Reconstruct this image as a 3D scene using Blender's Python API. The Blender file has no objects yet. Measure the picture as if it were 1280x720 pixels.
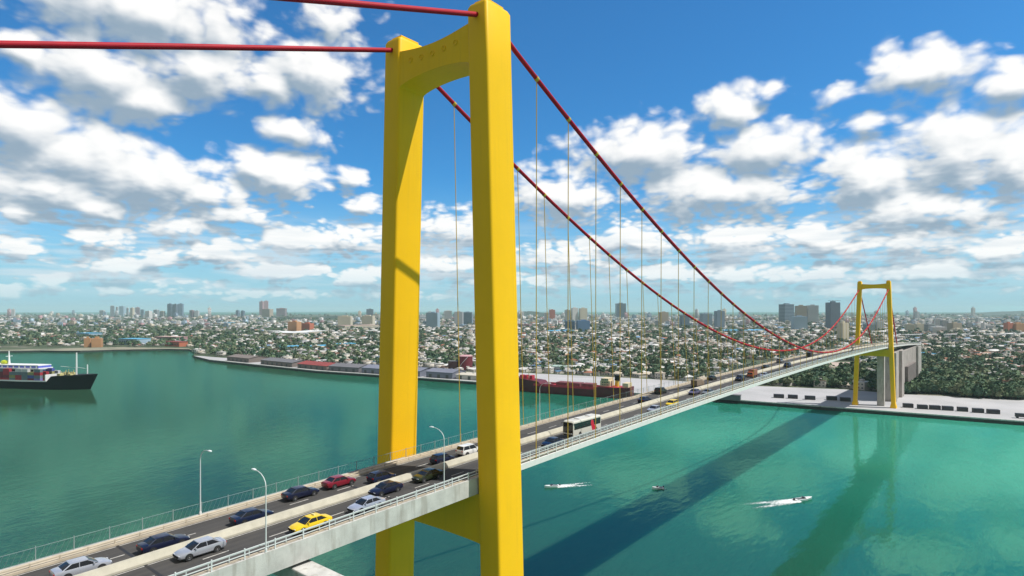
import bpy, bmesh, math, random
import numpy as np
from math import radians as R, sin, cos, pi, atan2, asin, sqrt
from mathutils import Vector, Matrix
random.seed(7)
rng = np.random.default_rng(11)
SC = bpy.context.scene
COL = SC.collection

# ------------------------------------------------------------------ frame of reference
# bridge axis = +Y, water level = 0; the camera stands at x=y=0
H = 24.0                       # camera height above the deck
CZ = 67.2                      # camera height above the water
TH = atan2(610, 750)
CT, ST = cos(TH), sin(TH)
def P(px, py, z=0.0):          # where a line of sight through the photo meets height z
    D = 750.0 * (CZ - z) / (py - 388.0)
    lat = D * (px - 640.0) / 750.0
    return Vector((lat * CT - D * ST, lat * ST + D * CT, z))
def PD(px, D, z=0.0):          # at depth D
    lat = D * (px - 640.0) / 750.0
    return Vector((lat * CT - D * ST, lat * ST + D * CT, z))
def depth(v): return -v[0] * ST + v[1] * CT
def project(v):
    D = depth(v); lat = v[0] * CT + v[1] * ST
    return 640 + 750 * lat / D, 388 - 750 * (v[2] - CZ) / D
def YX(px, X):                 # Y on the line x = X seen at px
    t = (px - 640.0) / 750.0
    return X * (CT + t * ST) / (t * CT - ST)

# ------------------------------------------------------------------ camera
cam = bpy.data.cameras.new('camera'); cam_o = bpy.data.objects.new('camera', cam); COL.objects.link(cam_o)
cam_o.location = (0, 0, CZ); cam_o.rotation_euler = (R(90), 0, TH)
cam.sensor_width = 36.0; cam.lens = 36.0 * 750 / 1280; cam.shift_y = 28 / 1280
cam.clip_start = 0.5; cam.clip_end = 90000
SC.camera = cam_o
SC.view_settings.view_transform = 'Standard'; SC.view_settings.look = 'None'
SC.view_settings.exposure = 0.0; SC.view_settings.gamma = 1.0; SC.view_settings.use_curve_mapping = False
SC.cycles.use_denoising = True
SC.cycles.max_bounces = 6; SC.cycles.diffuse_bounces = 2; SC.cycles.glossy_bounces = 3; SC.cycles.volume_bounces = 1
SC.cycles.transparent_max_bounces = 8

# ------------------------------------------------------------------ sun and sky
SUN = Vector((0.556, 0.278, 1.0)).normalized()
sl = bpy.data.lights.new('sun', 'SUN'); so = bpy.data.objects.new('sun', sl); COL.objects.link(so)
sl.energy = 5.0; sl.angle = R(0.5); sl.color = (1.0, 0.965, 0.90)
so.rotation_euler = SUN.to_track_quat('Z', 'Y').to_euler(); so.location = (200, 100, 400)

W = bpy.data.worlds.new('World'); SC.world = W; W.use_nodes = True
def build_world():
    nt = W.node_tree; nt.nodes.clear(); N = nt.nodes; L = nt.links
    def field_group():
        g = bpy.data.node_groups.new('cloud_field', 'ShaderNodeTree')
        g.interface.new_socket('p', in_out='INPUT', socket_type='NodeSocketVector')
        g.interface.new_socket('d', in_out='OUTPUT', socket_type='NodeSocketFloat'); g.interface.new_socket('m', in_out='OUTPUT', socket_type='NodeSocketFloat')
        gi = g.nodes.new('NodeGroupInput'); go = g.nodes.new('NodeGroupOutput')
        n = g.nodes; l = g.links
        def M(op, a, b=None, c=None):
            m = n.new('ShaderNodeMath'); m.operation = op
            for i, v in enumerate((a, b, c)):
                if v is None: continue
                if isinstance(v, (int, float)): m.inputs[i].default_value = v
                else: l.new(v, m.inputs[i])
            return m.outputs[0]
        def V(op, a, b):
            m = n.new('ShaderNodeVectorMath'); m.operation = op
            for i, v in enumerate((a, b)):
                if isinstance(v, tuple): m.inputs[i].default_value = v
                elif v is not None: l.new(v, m.inputs[i])
            return m
        p = gi.outputs['p']
        # cumulus groups: azimuth/elevation of the centre and half sizes
        C = [(190,18,165,46),(125,92,100,44),(250,88,75,36),(175,122,60,24),(30,60,40,20),
             (392,92,62,42),(340,104,42,24),(372,163,46,17,.8),(405,22,42,26,.55),
             (35,160,85,50),(95,200,100,50),(190,225,120,42),(70,238,95,42),(265,242,70,26),
             (352,224,52,30),(322,212,28,18),(445,222,18,13,.7),(452,255,26,12),
             (20,262,52,16),(115,258,62,15),(285,265,64,15),(235,283,50,15),
             (120,298,48,18),(18,306,42,15),(270,314,64,20),(200,322,28,12),(142,330,55,13),
             (445,300,46,21),(375,302,44,16),(350,338,85,10),(68,347,26,8),(455,345,55,13),(200,352,90,6,.6),
             (800,190,76,32),(915,138,38,27),(952,188,68,36),(905,240,104,33),(705,246,70,36),
             (912,300,58,26),(722,322,60,20),(795,300,66,24),(925,342,66,14),(830,342,60,14),
             (1150,90,72,30),(1062,118,32,13,.7),(1095,150,38,9,.6),(1266,104,44,24),(958,115,17,10,.7),
             (1200,196,84,58),(1268,205,60,56),(1088,226,66,46),(1150,262,125,34),(1030,300,46,24),
             (1130,302,92,26),(1245,312,64,22),(1175,338,110,16),(1005,342,66,14),
             (575,288,46,26),(570,332,60,16),(640,350,80,9),(1060,362,200,8,.7),(300,366,280,6,.6)]
        acc = None
        for c in C:
            px, py, rx, ry = c[:4]; wgt = c[4] if len(c) > 4 else 1.0
            t = (px - 640) / 750; az = math.atan(t) - TH; el = math.atan((388 - py) / 750 * cos(math.atan(t)))
            k = cos(math.atan(t)) ** 2
            rx_ = max(rx / 750 * k * 1.2, .01); ry_ = max(ry / 750 * cos(math.atan(t)) * 1.22, .006)
            v = V('SUBTRACT', p, (az, el, 0)).outputs[0]
            v = V('MULTIPLY', v, (1 / rx_, 1 / ry_, 0)).outputs[0]
            ln = V('LENGTH', v, None).outputs['Value']
            e = M('MULTIPLY_ADD', ln, -wgt, wgt)
            acc = e if acc is None else M('SMOOTH_MAX', acc, e, .12)
        acc = M('MAXIMUM', acc, -1.1)
        # elsewhere: scattered fair weather clouds
        def noise(vec, scale, det, rough=.55):
            t = n.new('ShaderNodeTexNoise'); t.inputs['Scale'].default_value = scale
            t.inputs['Detail'].default_value = det; t.inputs['Roughness'].default_value = rough
            l.new(vec, t.inputs['Vector']); return t
        sp = V('MULTIPLY', p, (1.0, 1.55, 1)).outputs[0]
        w0 = noise(sp, 9.0, 2)
        wv = V('SUBTRACT', w0.outputs['Color'], (.5, .5, .5)).outputs[0]
        wv = V('MULTIPLY', wv, (.05, .05, 0)).outputs[0]
        q = V('ADD', sp, wv).outputs[0]
        n1 = noise(q, 10.0, 9, .52).outputs['Fac']
        def vor(vec, s):
            t = n.new('ShaderNodeTexVoronoi'); t.feature = 'SMOOTH_F1'; t.inputs['Scale'].default_value = s
            t.inputs['Smoothness'].default_value = .35; t.voronoi_dimensions = '2D'
            l.new(vec, t.inputs['Vector']); return t.outputs['Distance']
        b1 = vor(q, 30.0); b2 = vor(q, 75.0)
        bill = M('ADD', M('MULTIPLY', b1, -1.05), M('MULTIPLY', b2, -.28))      # rounded puffs
        bill = M('ADD', bill, .62)
        d = M('ADD', acc, M('MULTIPLY', M('SUBTRACT', n1, .5), 1.9))
        d = M('ADD', d, M('MULTIPLY', bill, .62))
        # smaller, finer structure for the far clouds low over the horizon
        sy = n.new('ShaderNodeSeparateXYZ'); l.new(p, sy.inputs[0])
        lw = n.new('ShaderNodeMapRange'); lw.interpolation_type = 'SMOOTHSTEP'; l.new(sy.outputs[1], lw.inputs[0])
        lw.inputs[1].default_value = R(3); lw.inputs[2].default_value = R(15); lw.inputs[3].default_value = 1.0; lw.inputs[4].default_value = 0.12
        q2 = V('MULTIPLY', p, (1.0, 2.3, 1)).outputs[0]; q2 = V('ADD', q2, wv).outputs[0]
        n2 = noise(q2, 24.0, 7, .58).outputs['Fac']; b3 = vor(q2, 62.0)
        fine = M('ADD', M('MULTIPLY', M('SUBTRACT', n2, .5), 2.6), M('MULTIPLY_ADD', b3, -.9, .36))
        d = M('ADD', d, M('MULTIPLY', fine, lw.outputs[0]))
        l.new(acc, go.inputs['m'])
        l.new(d, go.inputs['d']); return g
    def M(op, a, b=None, c=None, clamp=False):
        m = N.new('ShaderNodeMath'); m.operation = op; m.use_clamp = clamp
        for i, v in enumerate((a, b, c)):
            if v is None: continue
            if isinstance(v, (int, float)): m.inputs[i].default_value = v
            else: L.new(v, m.inputs[i])
        return m.outputs[0]
    def smooth(v, a, b, o0=0.0, o1=1.0):
        m = N.new('ShaderNodeMapRange'); m.interpolation_type = 'SMOOTHSTEP'
        for i, x in enumerate((a, b, o0, o1)): m.inputs[i + 1].default_value = x
        L.new(v, m.inputs[0]); return m.outputs[0]
    def mix(f, a, b, typ='MIX'):
        m = N.new('ShaderNodeMix'); m.data_type = 'RGBA'; m.blend_type = typ
        if isinstance(f, float): m.inputs[0].default_value = f
        else: L.new(f, m.inputs[0])
        for i, v in ((6, a), (7, b)):
            if isinstance(v, tuple): m.inputs[i].default_value = v + (1,)
            else: L.new(v, m.inputs[i])
        return m.outputs[2]
    tc = N.new('ShaderNodeTexCoord'); sx = N.new('ShaderNodeSeparateXYZ'); L.new(tc.outputs['Generated'], sx.inputs[0])
    az = M('ARCTAN2', sx.outputs[0], sx.outputs[1]); el = M('ARCSINE', sx.outputs[2])
    cb = N.new('ShaderNodeCombineXYZ'); L.new(az, cb.inputs[0]); L.new(el, cb.inputs[1])
    g = field_group()
    g1 = N.new('ShaderNodeGroup'); g1.node_tree = g; L.new(cb.outputs[0], g1.inputs[0])
    off = N.new('ShaderNodeVectorMath'); off.operation = 'ADD'; off.inputs[1].default_value = (.009, .021, 0); L.new(cb.outputs[0], off.inputs[0])
    g2 = N.new('ShaderNodeGroup'); g2.node_tree = g; L.new(off.outputs[0], g2.inputs[0])
    dens = smooth(g1.outputs[0], -0.16, 0.52)
    lit = M('SUBTRACT', g1.outputs[0], g2.outputs[0])
    thick = smooth(g1.outputs[0], .2, 1.6)
    mac = M('SUBTRACT', g1.outputs[1], g2.outputs[1])
    lit = M('ADD', M('MULTIPLY', lit, .85), M('MULTIPLY', mac, 1.9))
    lit = M('SUBTRACT', lit, M('MULTIPLY', thick, .30))
    lit = smooth(lit, -.95, .88)
    sky = N.new('ShaderNodeTexSky'); sky.sky_type = 'NISHITA'; sky.sun_disc = False
    sky.sun_elevation = asin(SUN.z); sky.sun_rotation = atan2(SUN.x, SUN.y)
    sky.air_density = 1.0; sky.dust_density = 0.6; sky.ozone_density = 2.0; sky.altitude = 60
    tint = mix(1.0, sky.outputs[0], SKYTINT, 'MULTIPLY')
    hz = smooth(el, R(-1.0), R(13.0), 1.0, 0.0)
    base = mix(M('MULTIPLY', hz, .75), tint, HORIZON)
    cl = mix(lit, CLOUD_DARK, CLOUD_LIT)
    far = smooth(el, R(0.2), R(5.0), .35, 1.0)
    out = mix(M('MULTIPLY', M('MULTIPLY', dens, far), .97), base, cl)
    # thin layered cloud low over the horizon
    mp = N.new('ShaderNodeMapping'); mp.inputs['Scale'].default_value = (5.0, 46.0, 1); L.new(cb.outputs[0], mp.inputs[0])
    st = N.new('ShaderNodeTexNoise'); st.inputs['Scale'].default_value = 1.6; st.inputs['Detail'].default_value = 6; L.new(mp.outputs[0], st.inputs['Vector'])
    band = M('MULTIPLY', smooth(el, R(.8), R(2.6)), smooth(el, R(5.0), R(9.5), 1.0, 0.0))
    sa = M('MULTIPLY', M('MULTIPLY', smooth(st.outputs['Fac'], .40, .66), band), .62)
    out = mix(sa, out, STREAK)
    # broken grey cloud added out of view, to neutralise the blue fill light
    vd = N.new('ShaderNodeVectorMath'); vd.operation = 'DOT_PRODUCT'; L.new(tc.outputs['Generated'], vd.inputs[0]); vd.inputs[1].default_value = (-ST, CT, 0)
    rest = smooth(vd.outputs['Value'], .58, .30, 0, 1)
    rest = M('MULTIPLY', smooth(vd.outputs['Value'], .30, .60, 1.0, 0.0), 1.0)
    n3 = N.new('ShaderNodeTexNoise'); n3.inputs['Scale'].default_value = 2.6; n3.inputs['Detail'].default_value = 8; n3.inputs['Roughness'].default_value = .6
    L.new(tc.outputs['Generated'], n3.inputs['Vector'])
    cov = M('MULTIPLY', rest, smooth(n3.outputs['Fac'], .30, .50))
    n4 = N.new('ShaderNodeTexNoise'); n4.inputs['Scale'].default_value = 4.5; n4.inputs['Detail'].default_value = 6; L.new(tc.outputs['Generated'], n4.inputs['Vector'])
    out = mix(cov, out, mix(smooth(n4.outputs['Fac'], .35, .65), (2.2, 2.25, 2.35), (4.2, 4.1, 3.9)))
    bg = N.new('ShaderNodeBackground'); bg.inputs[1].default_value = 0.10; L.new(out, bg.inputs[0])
    wo = N.new('ShaderNodeOutputWorld'); L.new(bg.outputs[0], wo.inputs[0])
HAZE_D = 5.6e-5
STREAK = (7.4, 8.2, 8.8)
SKYTINT = (.33, .98, 1.44)
HORIZON = (4.4, 7.0, 8.2)
CLOUD_DARK = (3.2, 4.2, 5.2)
CLOUD_LIT = (10.6, 10.5, 10.3)
build_world()

# ------------------------------------------------------------------ materials
MATS = {}
def mat(name, col, rough=.7, metal=0.0, var=0.0, scale=1.0, bump=0.0, bscale=8.0, col2=None, emit=None, spec=.5, lo=.35, hi=.65, coat=0):
    if name in MATS: return MATS[name]
    m = bpy.data.materials.new(name); m.use_nodes = True; MATS[name] = m
    nt = m.node_tree; b = nt.nodes['Principled BSDF']
    b.inputs['Base Color'].default_value = (*col, 1); b.inputs['Roughness'].default_value = rough
    b.inputs['Metallic'].default_value = metal; b.inputs['Specular IOR Level'].default_value = spec
    b.inputs['Coat Weight'].default_value = coat
    geo = nt.nodes.new('ShaderNodeNewGeometry')
    if var or col2:
        t = nt.nodes.new('ShaderNodeTexNoise'); t.inputs['Scale'].default_value = scale; t.inputs['Detail'].default_value = 6
        t.inputs['Roughness'].default_value = .6
        nt.links.new(geo.outputs['Position'], t.inputs['Vector'])
        mr = nt.nodes.new('ShaderNodeMapRange'); mr.inputs[1].default_value = lo; mr.inputs[2].default_value = hi
        nt.links.new(t.outputs['Fac'], mr.inputs[0])
        mx = nt.nodes.new('ShaderNodeMix'); mx.data_type = 'RGBA'
        c2 = col2 if col2 else tuple(c * (1 - var) for c in col)
        mx.inputs[6].default_value = (*c2, 1); mx.inputs[7].default_value = (*col, 1)
        nt.links.new(mr.outputs[0], mx.inputs[0]); nt.links.new(mx.outputs[2], b.inputs['Base Color'])
    if bump:
        t = nt.nodes.new('ShaderNodeTexNoise'); t.inputs['Scale'].default_value = bscale; t.inputs['Detail'].default_value = 4
        nt.links.new(geo.outputs['Position'], t.inputs['Vector'])
        bp = nt.nodes.new('ShaderNodeBump'); bp.inputs['Strength'].default_value = bump; bp.inputs['Distance'].default_value = .05
        nt.links.new(t.outputs['Fac'], bp.inputs['Height']); nt.links.new(bp.outputs[0], b.inputs['Normal'])
    if emit:
        b.inputs['Emission Color'].default_value = (*emit, 1); b.inputs['Emission Strength'].default_value = 1
    return m

YEL = mat('tower_yellow_paint', (.97, .55, .008), .5, var=.06, scale=.12, spec=.2)
def weathered():
    nt = YEL.node_tree; b = nt.nodes['Principled BSDF']
    geo = nt.nodes.new('ShaderNodeNewGeometry')
    mp = nt.nodes.new('ShaderNodeMapping'); mp.inputs['Scale'].default_value = (1.4, 1.4, .06)
    nt.links.new(geo.outputs['Position'], mp.inputs[0])
    t = nt.nodes.new('ShaderNodeTexNoise'); t.inputs['Scale'].default_value = 1.0; t.inputs['Detail'].default_value = 5
    nt.links.new(mp.outputs[0], t.inputs['Vector'])
    mr = nt.nodes.new('ShaderNodeMapRange'); mr.inputs[1].default_value = .55; mr.inputs[2].default_value = .8; mr.inputs[3].default_value = 0; mr.inputs[4].default_value = .22
    nt.links.new(t.outputs['Fac'], mr.inputs[0])
    old = b.inputs['Base Color'].links[0].from_socket
    mx = nt.nodes.new('ShaderNodeMix'); mx.data_type = 'RGBA'
    nt.links.new(mr.outputs[0], mx.inputs[0]); nt.links.new(old, mx.inputs[6]); mx.inputs[7].default_value = (.60, .33, .02, 1)
    nt.links.new(mx.outputs[2], b.inputs['Base Color'])
weathered()
YEL2 = mat('hanger_yellow_paint', (.60, .38, .03), .5)
RED = mat('cable_red_paint', (.44, .004, .020), .6, spec=.25, var=.15, scale=.6)
CONC = mat('pale_concrete', (.60, .59, .56), .85, var=.22, scale=.5, bump=.4)
CONC_W = mat('white_painted_concrete', (.74, .74, .72), .7, var=.10, scale=.8)
CREAM = mat('cream_kerb_concrete', (.58, .50, .38), .85, var=.2, scale=.7, bump=.3)
BARR = mat('cream_barrier_concrete', (.56, .53, .43), .85, var=.22, scale=.6)
ASPH = mat('asphalt', (.052, .050, .050), .88, var=.30, scale=.35, bump=.3, bscale=12)
def streaks(m, dark, amount):
    nt = m.node_tree; b = nt.nodes['Principled BSDF']; geo = nt.nodes.new('ShaderNodeNewGeometry')
    mp = nt.nodes.new('ShaderNodeMapping'); mp.inputs['Scale'].default_value = (1.3, 1.3, .18); nt.links.new(geo.outputs['Position'], mp.inputs[0])
    t = nt.nodes.new('ShaderNodeTexNoise'); t.inputs['Scale'].default_value = 1.0; t.inputs['Detail'].default_value = 5; nt.links.new(mp.outputs[0], t.inputs['Vector'])
    mr = nt.nodes.new('ShaderNodeMapRange'); mr.inputs[1].default_value = .52; mr.inputs[2].default_value = .72; mr.inputs[4].default_value = amount; nt.links.new(t.outputs['Fac'], mr.inputs[0])
    mx = nt.nodes.new('ShaderNodeMix'); mx.data_type = 'RGBA'; nt.links.new(mr.outputs[0], mx.inputs[0]); nt.links.new(b.inputs['Base Color'].links[0].from_socket, mx.inputs[6]); mx.inputs[7].default_value = (*dark, 1)
    nt.links.new(mx.outputs[2], b.inputs['Base Color'])
def lane_wear():
    nt = ASPH.node_tree; b = nt.nodes['Principled BSDF']; geo = nt.nodes.new('ShaderNodeNewGeometry')
    mp = nt.nodes.new('ShaderNodeMapping'); mp.inputs['Scale'].default_value = (1.1, .012, .0); nt.links.new(geo.outputs['Position'], mp.inputs[0])
    t = nt.nodes.new('ShaderNodeTexNoise'); t.inputs['Scale'].default_value = 1.0; t.inputs['Detail'].default_value = 3; nt.links.new(mp.outputs[0], t.inputs['Vector'])
    mr = nt.nodes.new('ShaderNodeMapRange'); mr.inputs[1].default_value = .35; mr.inputs[2].default_value = .65; mr.inputs[3].default_value = .0; mr.inputs[4].default_value = .6; nt.links.new(t.outputs['Fac'], mr.inputs[0])
    mx = nt.nodes.new('ShaderNodeMix'); mx.data_type = 'RGBA'; nt.links.new(mr.outputs[0], mx.inputs[0]); nt.links.new(b.inputs['Base Color'].links[0].from_socket, mx.inputs[6]); mx.inputs[7].default_value = (.085, .078, .07, 1)
    nt.links.new(mx.outputs[2], b.inputs['Base Color'])
lane_wear()
PAINT = mat('road_paint', (.62, .60, .56), .7, var=.35, scale=2.5)
STEEL = mat('galvanised_rail', (.50, .54, .54), .45, metal=.3)
WSTEEL = mat('white_rail_paint', (.70, .72, .72), .5)
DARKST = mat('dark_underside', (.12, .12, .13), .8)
GREYC = mat('grey_concrete', (.50, .48, .45), .9, var=.25, scale=.25, bump=.3)
BLKC = mat('weathered_pier_concrete', (.46, .42, .39), .9, var=.3, scale=.12)
APRON = mat('apron_concrete', (.46, .45, .46), .9, var=.16, scale=.03, col2=(.38, .375, .38))
QUAYW = mat('wet_quay_wall', (.05, .055, .05), .8, var=.3, scale=.3)
SAND = mat('shore_sand', (.34, .30, .22), .95, var=.4, scale=.02, col2=(.16, .17, .12))
BLACKP = mat('black_hull_paint', (.004, .004, .004), .6, spec=.15)
WHITEP = mat('white_ship_paint', (.80, .80, .80), .45)
BLUEP = mat('blue_stripe_paint', (.10, .12, .55), .5)
REDHULL = mat('dark_red_hull', (.13, .008, .018), .5, var=.25, scale=.2)
REDDECK = mat('red_deck_paint', (.56, .03, .06), .6, var=.3, scale=.4)
RUST = mat('hatch_brown_red', (.22, .06, .07), .75, var=.3, scale=.4)
TYRE = mat('tyre_rubber', (.02, .02, .02), .85)
RIM = mat('alloy_rim', (.55, .55, .57), .3, metal=.8)
GLASS = mat('dark_car_glass', (.012, .014, .018), .06, spec=.6)
HEADL = mat('clear_headlight', (.75, .77, .8), .12)
TAILL = mat('red_tail_light', (.45, .01, .01), .25)
TRIM = mat('black_trim', (.018, .018, .02), .5)
PLATE = mat('plate_blank', (.6, .6, .55), .5)
streaks(CONC, (.27, .24, .20), .6); streaks(GREYC, (.22, .20, .18), .7); streaks(BLKC, (.22, .18, .16), .8); streaks(REDHULL, (.10, .03, .02), .7)
BARK = mat('bark', (.10, .07, .05), .9)

# ------------------------------------------------------------------ mesh helpers
class MB:
    def __init__(s): s.v = []; s.f = []; s.m = []
    def add(s, vs, fs, mi=0):
        o = len(s.v); s.v += [tuple(v) for v in vs]; s.f += [tuple(i + o for i in f) for f in fs]; s.m += [mi] * len(fs); return s
    def box(s, x0, x1, y0, y1, z0, z1, mi=0, M=None):
        vs = [Vector((x, y, z)) for z in (z0, z1) for y in (y0, y1) for x in (x0, x1)]
        if M is not None: vs = [M @ v for v in vs]
        return s.add(vs, [(0, 2, 3, 1), (4, 5, 7, 6), (0, 1, 5, 4), (2, 6, 7, 3), (0, 4, 6, 2), (1, 3, 7, 5)], mi)
    def tube(s, pts, r, n=8, mi=0, caps=True):
        pts = [Vector(p) for p in pts]; rs = r if isinstance(r, (list, tuple)) else [r] * len(pts)
        base = len(s.v); ref = Vector((0, 0, 1))
        d0 = (pts[1] - pts[0]).normalized()
        if abs(d0.dot(ref)) > .95: ref = Vector((1, 0, 0))
        for i, p in enumerate(pts):
            d = (pts[min(i + 1, len(pts) - 1)] - pts[max(i - 1, 0)]).normalized()
            a = d.cross(ref).normalized(); b = d.cross(a)
            for k in range(n):
                an = 2 * pi * k / n; s.v.append(tuple(p + (a * cos(an) + b * sin(an)) * rs[i]))
        for i in range(len(pts) - 1):
            for k in range(n):
                k2 = (k + 1) % n; s.f.append((base + i * n + k, base + i * n + k2, base + (i + 1) * n + k2, base + (i + 1) * n + k)); s.m.append(mi)
        if caps:
            s.f.append(tuple(base + k for k in reversed(range(n)))); s.m.append(mi)
            s.f.append(tuple(base + (len(pts) - 1) * n + k for k in range(n))); s.m.append(mi)
        return s
    def prism(s, poly, z0, z1, mi=0):         # vertical prism over an xy polygon (counter-clockwise)
        n = len(poly); vs = [(p[0], p[1], z0) for p in poly] + [(p[0], p[1], z1) for p in poly]
        return s.add(vs, [tuple(reversed(range(n))), tuple(range(n, 2 * n))] + [(i, (i + 1) % n, (i + 1) % n + n, i + n) for i in range(n)], mi)
    def loft(s, rings, mi=0, caps=True):
        n = len(rings[0]); base = len(s.v)
        for r in rings: s.v += [tuple(p) for p in r]
        for i in range(len(rings) - 1):
            for k in range(n):
                k2 = (k + 1) % n; s.f.append((base + i * n + k, base + i * n + k2, base + (i + 1) * n + k2, base + (i + 1) * n + k)); s.m.append(mi)
        if caps:
            s.f.append(tuple(base + k for k in reversed(range(n)))); s.m.append(mi)
            s.f.append(tuple(base + (len(rings) - 1) * n + k for k in range(n))); s.m.append(mi)
        return s
    def mesh(s, name, mats, smooth=False):
        me = bpy.data.meshes.new(name); me.from_pydata(s.v, [], s.f)
        for m in (mats if isinstance(mats, (list, tuple)) else [mats]): me.materials.append(m)
        me.polygons.foreach_set('material_index', s.m)
        bm = bmesh.new(); bm.from_mesh(me); bmesh.ops.recalc_face_normals(bm, faces=bm.faces); bm.to_mesh(me); bm.free()
        if smooth:
            me.polygons.foreach_set('use_smooth', [True] * len(me.polygons)); me.set_sharp_from_angle(angle=R(smooth if smooth is not True else 40))
        return me
    def build(s, name, mats, parent=None, smooth=False):
        o = bpy.data.objects.new(name, s.mesh(name, mats, smooth)); COL.objects.link(o)
        if parent: o.parent = parent
        return o
def tag(o, label=None, cat=None, group=None, kind=None):
    if label: o['label'] = label
    if cat: o['category'] = cat
    if group: o['group'] = group
    if kind: o['kind'] = kind
    return o
def empty(name, loc=(0, 0, 0), rz=0, label=None, cat=None, group=None):
    o = bpy.data.objects.new(name, None); COL.objects.link(o); o.location = loc; o.rotation_euler = (0, 0, rz); o.empty_display_size = .5
    return tag(o, label, cat, group)
def bevel(o, w, seg=2, ang=35):
    m = o.modifiers.new('bevel', 'BEVEL'); m.width = w; m.segments = seg; m.limit_method = 'ANGLE'; m.angle_limit = R(ang); return o
def copy_tree(o, parent=None):
    c = o.copy(); COL.objects.link(c)
    if parent is not None: c.parent = parent; c.matrix_parent_inverse = o.matrix_parent_inverse.copy()
    for ch in list(o.children): copy_tree(ch, c)
    return c

# ------------------------------------------------------------------ water
def water_material():
    m = bpy.data.materials.new('sea_water'); m.use_nodes = True; nt = m.node_tree; b = nt.nodes['Principled BSDF']
    geo = nt.nodes.new('ShaderNodeNewGeometry')
    def noise(scale, det, sc=(1, 1, 1), rot=0):
        mp = nt.nodes.new('ShaderNodeMapping'); mp.inputs['Scale'].default_value = sc; mp.inputs['Rotation'].default_value = (0, 0, rot)
        nt.links.new(geo.outputs['Position'], mp.inputs[0])
        t = nt.nodes.new('ShaderNodeTexNoise'); t.inputs['Scale'].default_value = scale; t.inputs['Detail'].default_value = det
        nt.links.new(mp.outputs[0], t.inputs['Vector']); return t.outputs['Fac']
    a = noise(.004, 3)
    sp = nt.nodes.new('ShaderNodeSeparateXYZ'); nt.links.new(geo.outputs['Position'], sp.inputs[0])
    def mth(op, x, y, z=None):
        m_ = nt.nodes.new('ShaderNodeMath'); m_.operation = op
        for i, v in enumerate((x, y, z)):
            if v is None: continue
            if isinstance(v, (int, float)): m_.inputs[i].default_value = v
            else: nt.links.new(v, m_.inputs[i])
        return m_.outputs[0]
    # sandy shelf: the bottom rises towards the far quay and to the east
    shelf = mth('MULTIPLY_ADD', sp.outputs[1], 1 / 330, -.36)
    shelf = mth('MINIMUM', shelf, .62)
    shelf = mth('ADD', shelf, mth('MINIMUM', mth('MULTIPLY', sp.outputs[0], 1 / 700), .35))
    shelf = mth('ADD', shelf, mth('MULTIPLY_ADD', a, .7, -.12))
    cr = nt.nodes.new('ShaderNodeValToRGB'); nt.links.new(shelf, cr.inputs[0])
    cr.color_ramp.elements[0].position = -.0; cr.color_ramp.elements[0].color = (.022, .062, .034, 1)
    cr.color_ramp.elements[1].position = .95; cr.color_ramp.elements[1].color = (.045, .280, .195, 1)
    k = cr.color_ramp.elements.new(.48); k.color = (.012, .122, .082, 1)
    nt.links.new(cr.outputs[0], b.inputs['Base Color']); b.inputs['Roughness'].default_value = 1.0; b.inputs['Specular IOR Level'].default_value = 0
    b.subsurface_method = 'BURLEY'; b.inputs['Subsurface Weight'].default_value = 1.0; b.inputs['Subsurface Radius'].default_value = (1.5, 7, 6); b.inputs['Subsurface Scale'].default_value = .65
    w1 = noise(.45, 4, (1.0, .35, 1), R(30)); w2 = noise(.10, 3, (1, .5, 1), R(20))
    ad = nt.nodes.new('ShaderNodeMath'); ad.operation = 'MULTIPLY_ADD'; ad.inputs[1].default_value = 1.6
    nt.links.new(w2, ad.inputs[0]); nt.links.new(w1, ad.inputs[2])
    bp = nt.nodes.new('ShaderNodeBump'); bp.inputs['Strength'].default_value = 1.0; bp.inputs['Distance'].default_value = .055
    nt.links.new(ad.outputs[0], bp.inputs['Height']); nt.links.new(bp.outputs[0], b.inputs['Normal'])
    w3 = noise(.9, 5, (1.0, .30, 1), R(36)); w4 = noise(.16, 4, (1, .4, 1), R(28))
    bp2 = nt.nodes.new('ShaderNodeBump'); bp2.inputs['Strength'].default_value = 1.0; bp2.inputs['Distance'].default_value = .42
    nt.links.new(mth('MULTIPLY_ADD', w4, 2.2, w3), bp2.inputs['Height']); nt.links.new(bp2.outputs[0], b.inputs['Normal'])
    gl = nt.nodes.new('ShaderNodeBsdfGlossy'); gl.inputs['Roughness'].default_value = .06; gl.inputs['Color'].default_value = (.28, .80, .65, 1); nt.links.new(bp.outputs[0], gl.inputs['Normal'])
    fr = nt.nodes.new('ShaderNodeFresnel'); fr.inputs['IOR'].default_value = 1.5; nt.links.new(bp.outputs[0], fr.inputs['Normal'])
    ms = nt.nodes.new('ShaderNodeMixShader'); nt.links.new(mth('MULTIPLY_ADD', fr.outputs[0], .12, .19), ms.inputs[0])
    nt.links.new(b.outputs[0], ms.inputs[1]); nt.links.new(gl.outputs[0], ms.inputs[2])
    nt.links.new(ms.outputs[0], nt.nodes['Material Output'].inputs['Surface'])
    return m
SEA = 29000
tag(MB().add([(-SEA, -SEA, 0), (SEA, -SEA, 0), (SEA, SEA, 0), (-SEA, SEA, 0)], [(0, 1, 2, 3)]).build('water', water_material()), kind='structure')

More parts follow.
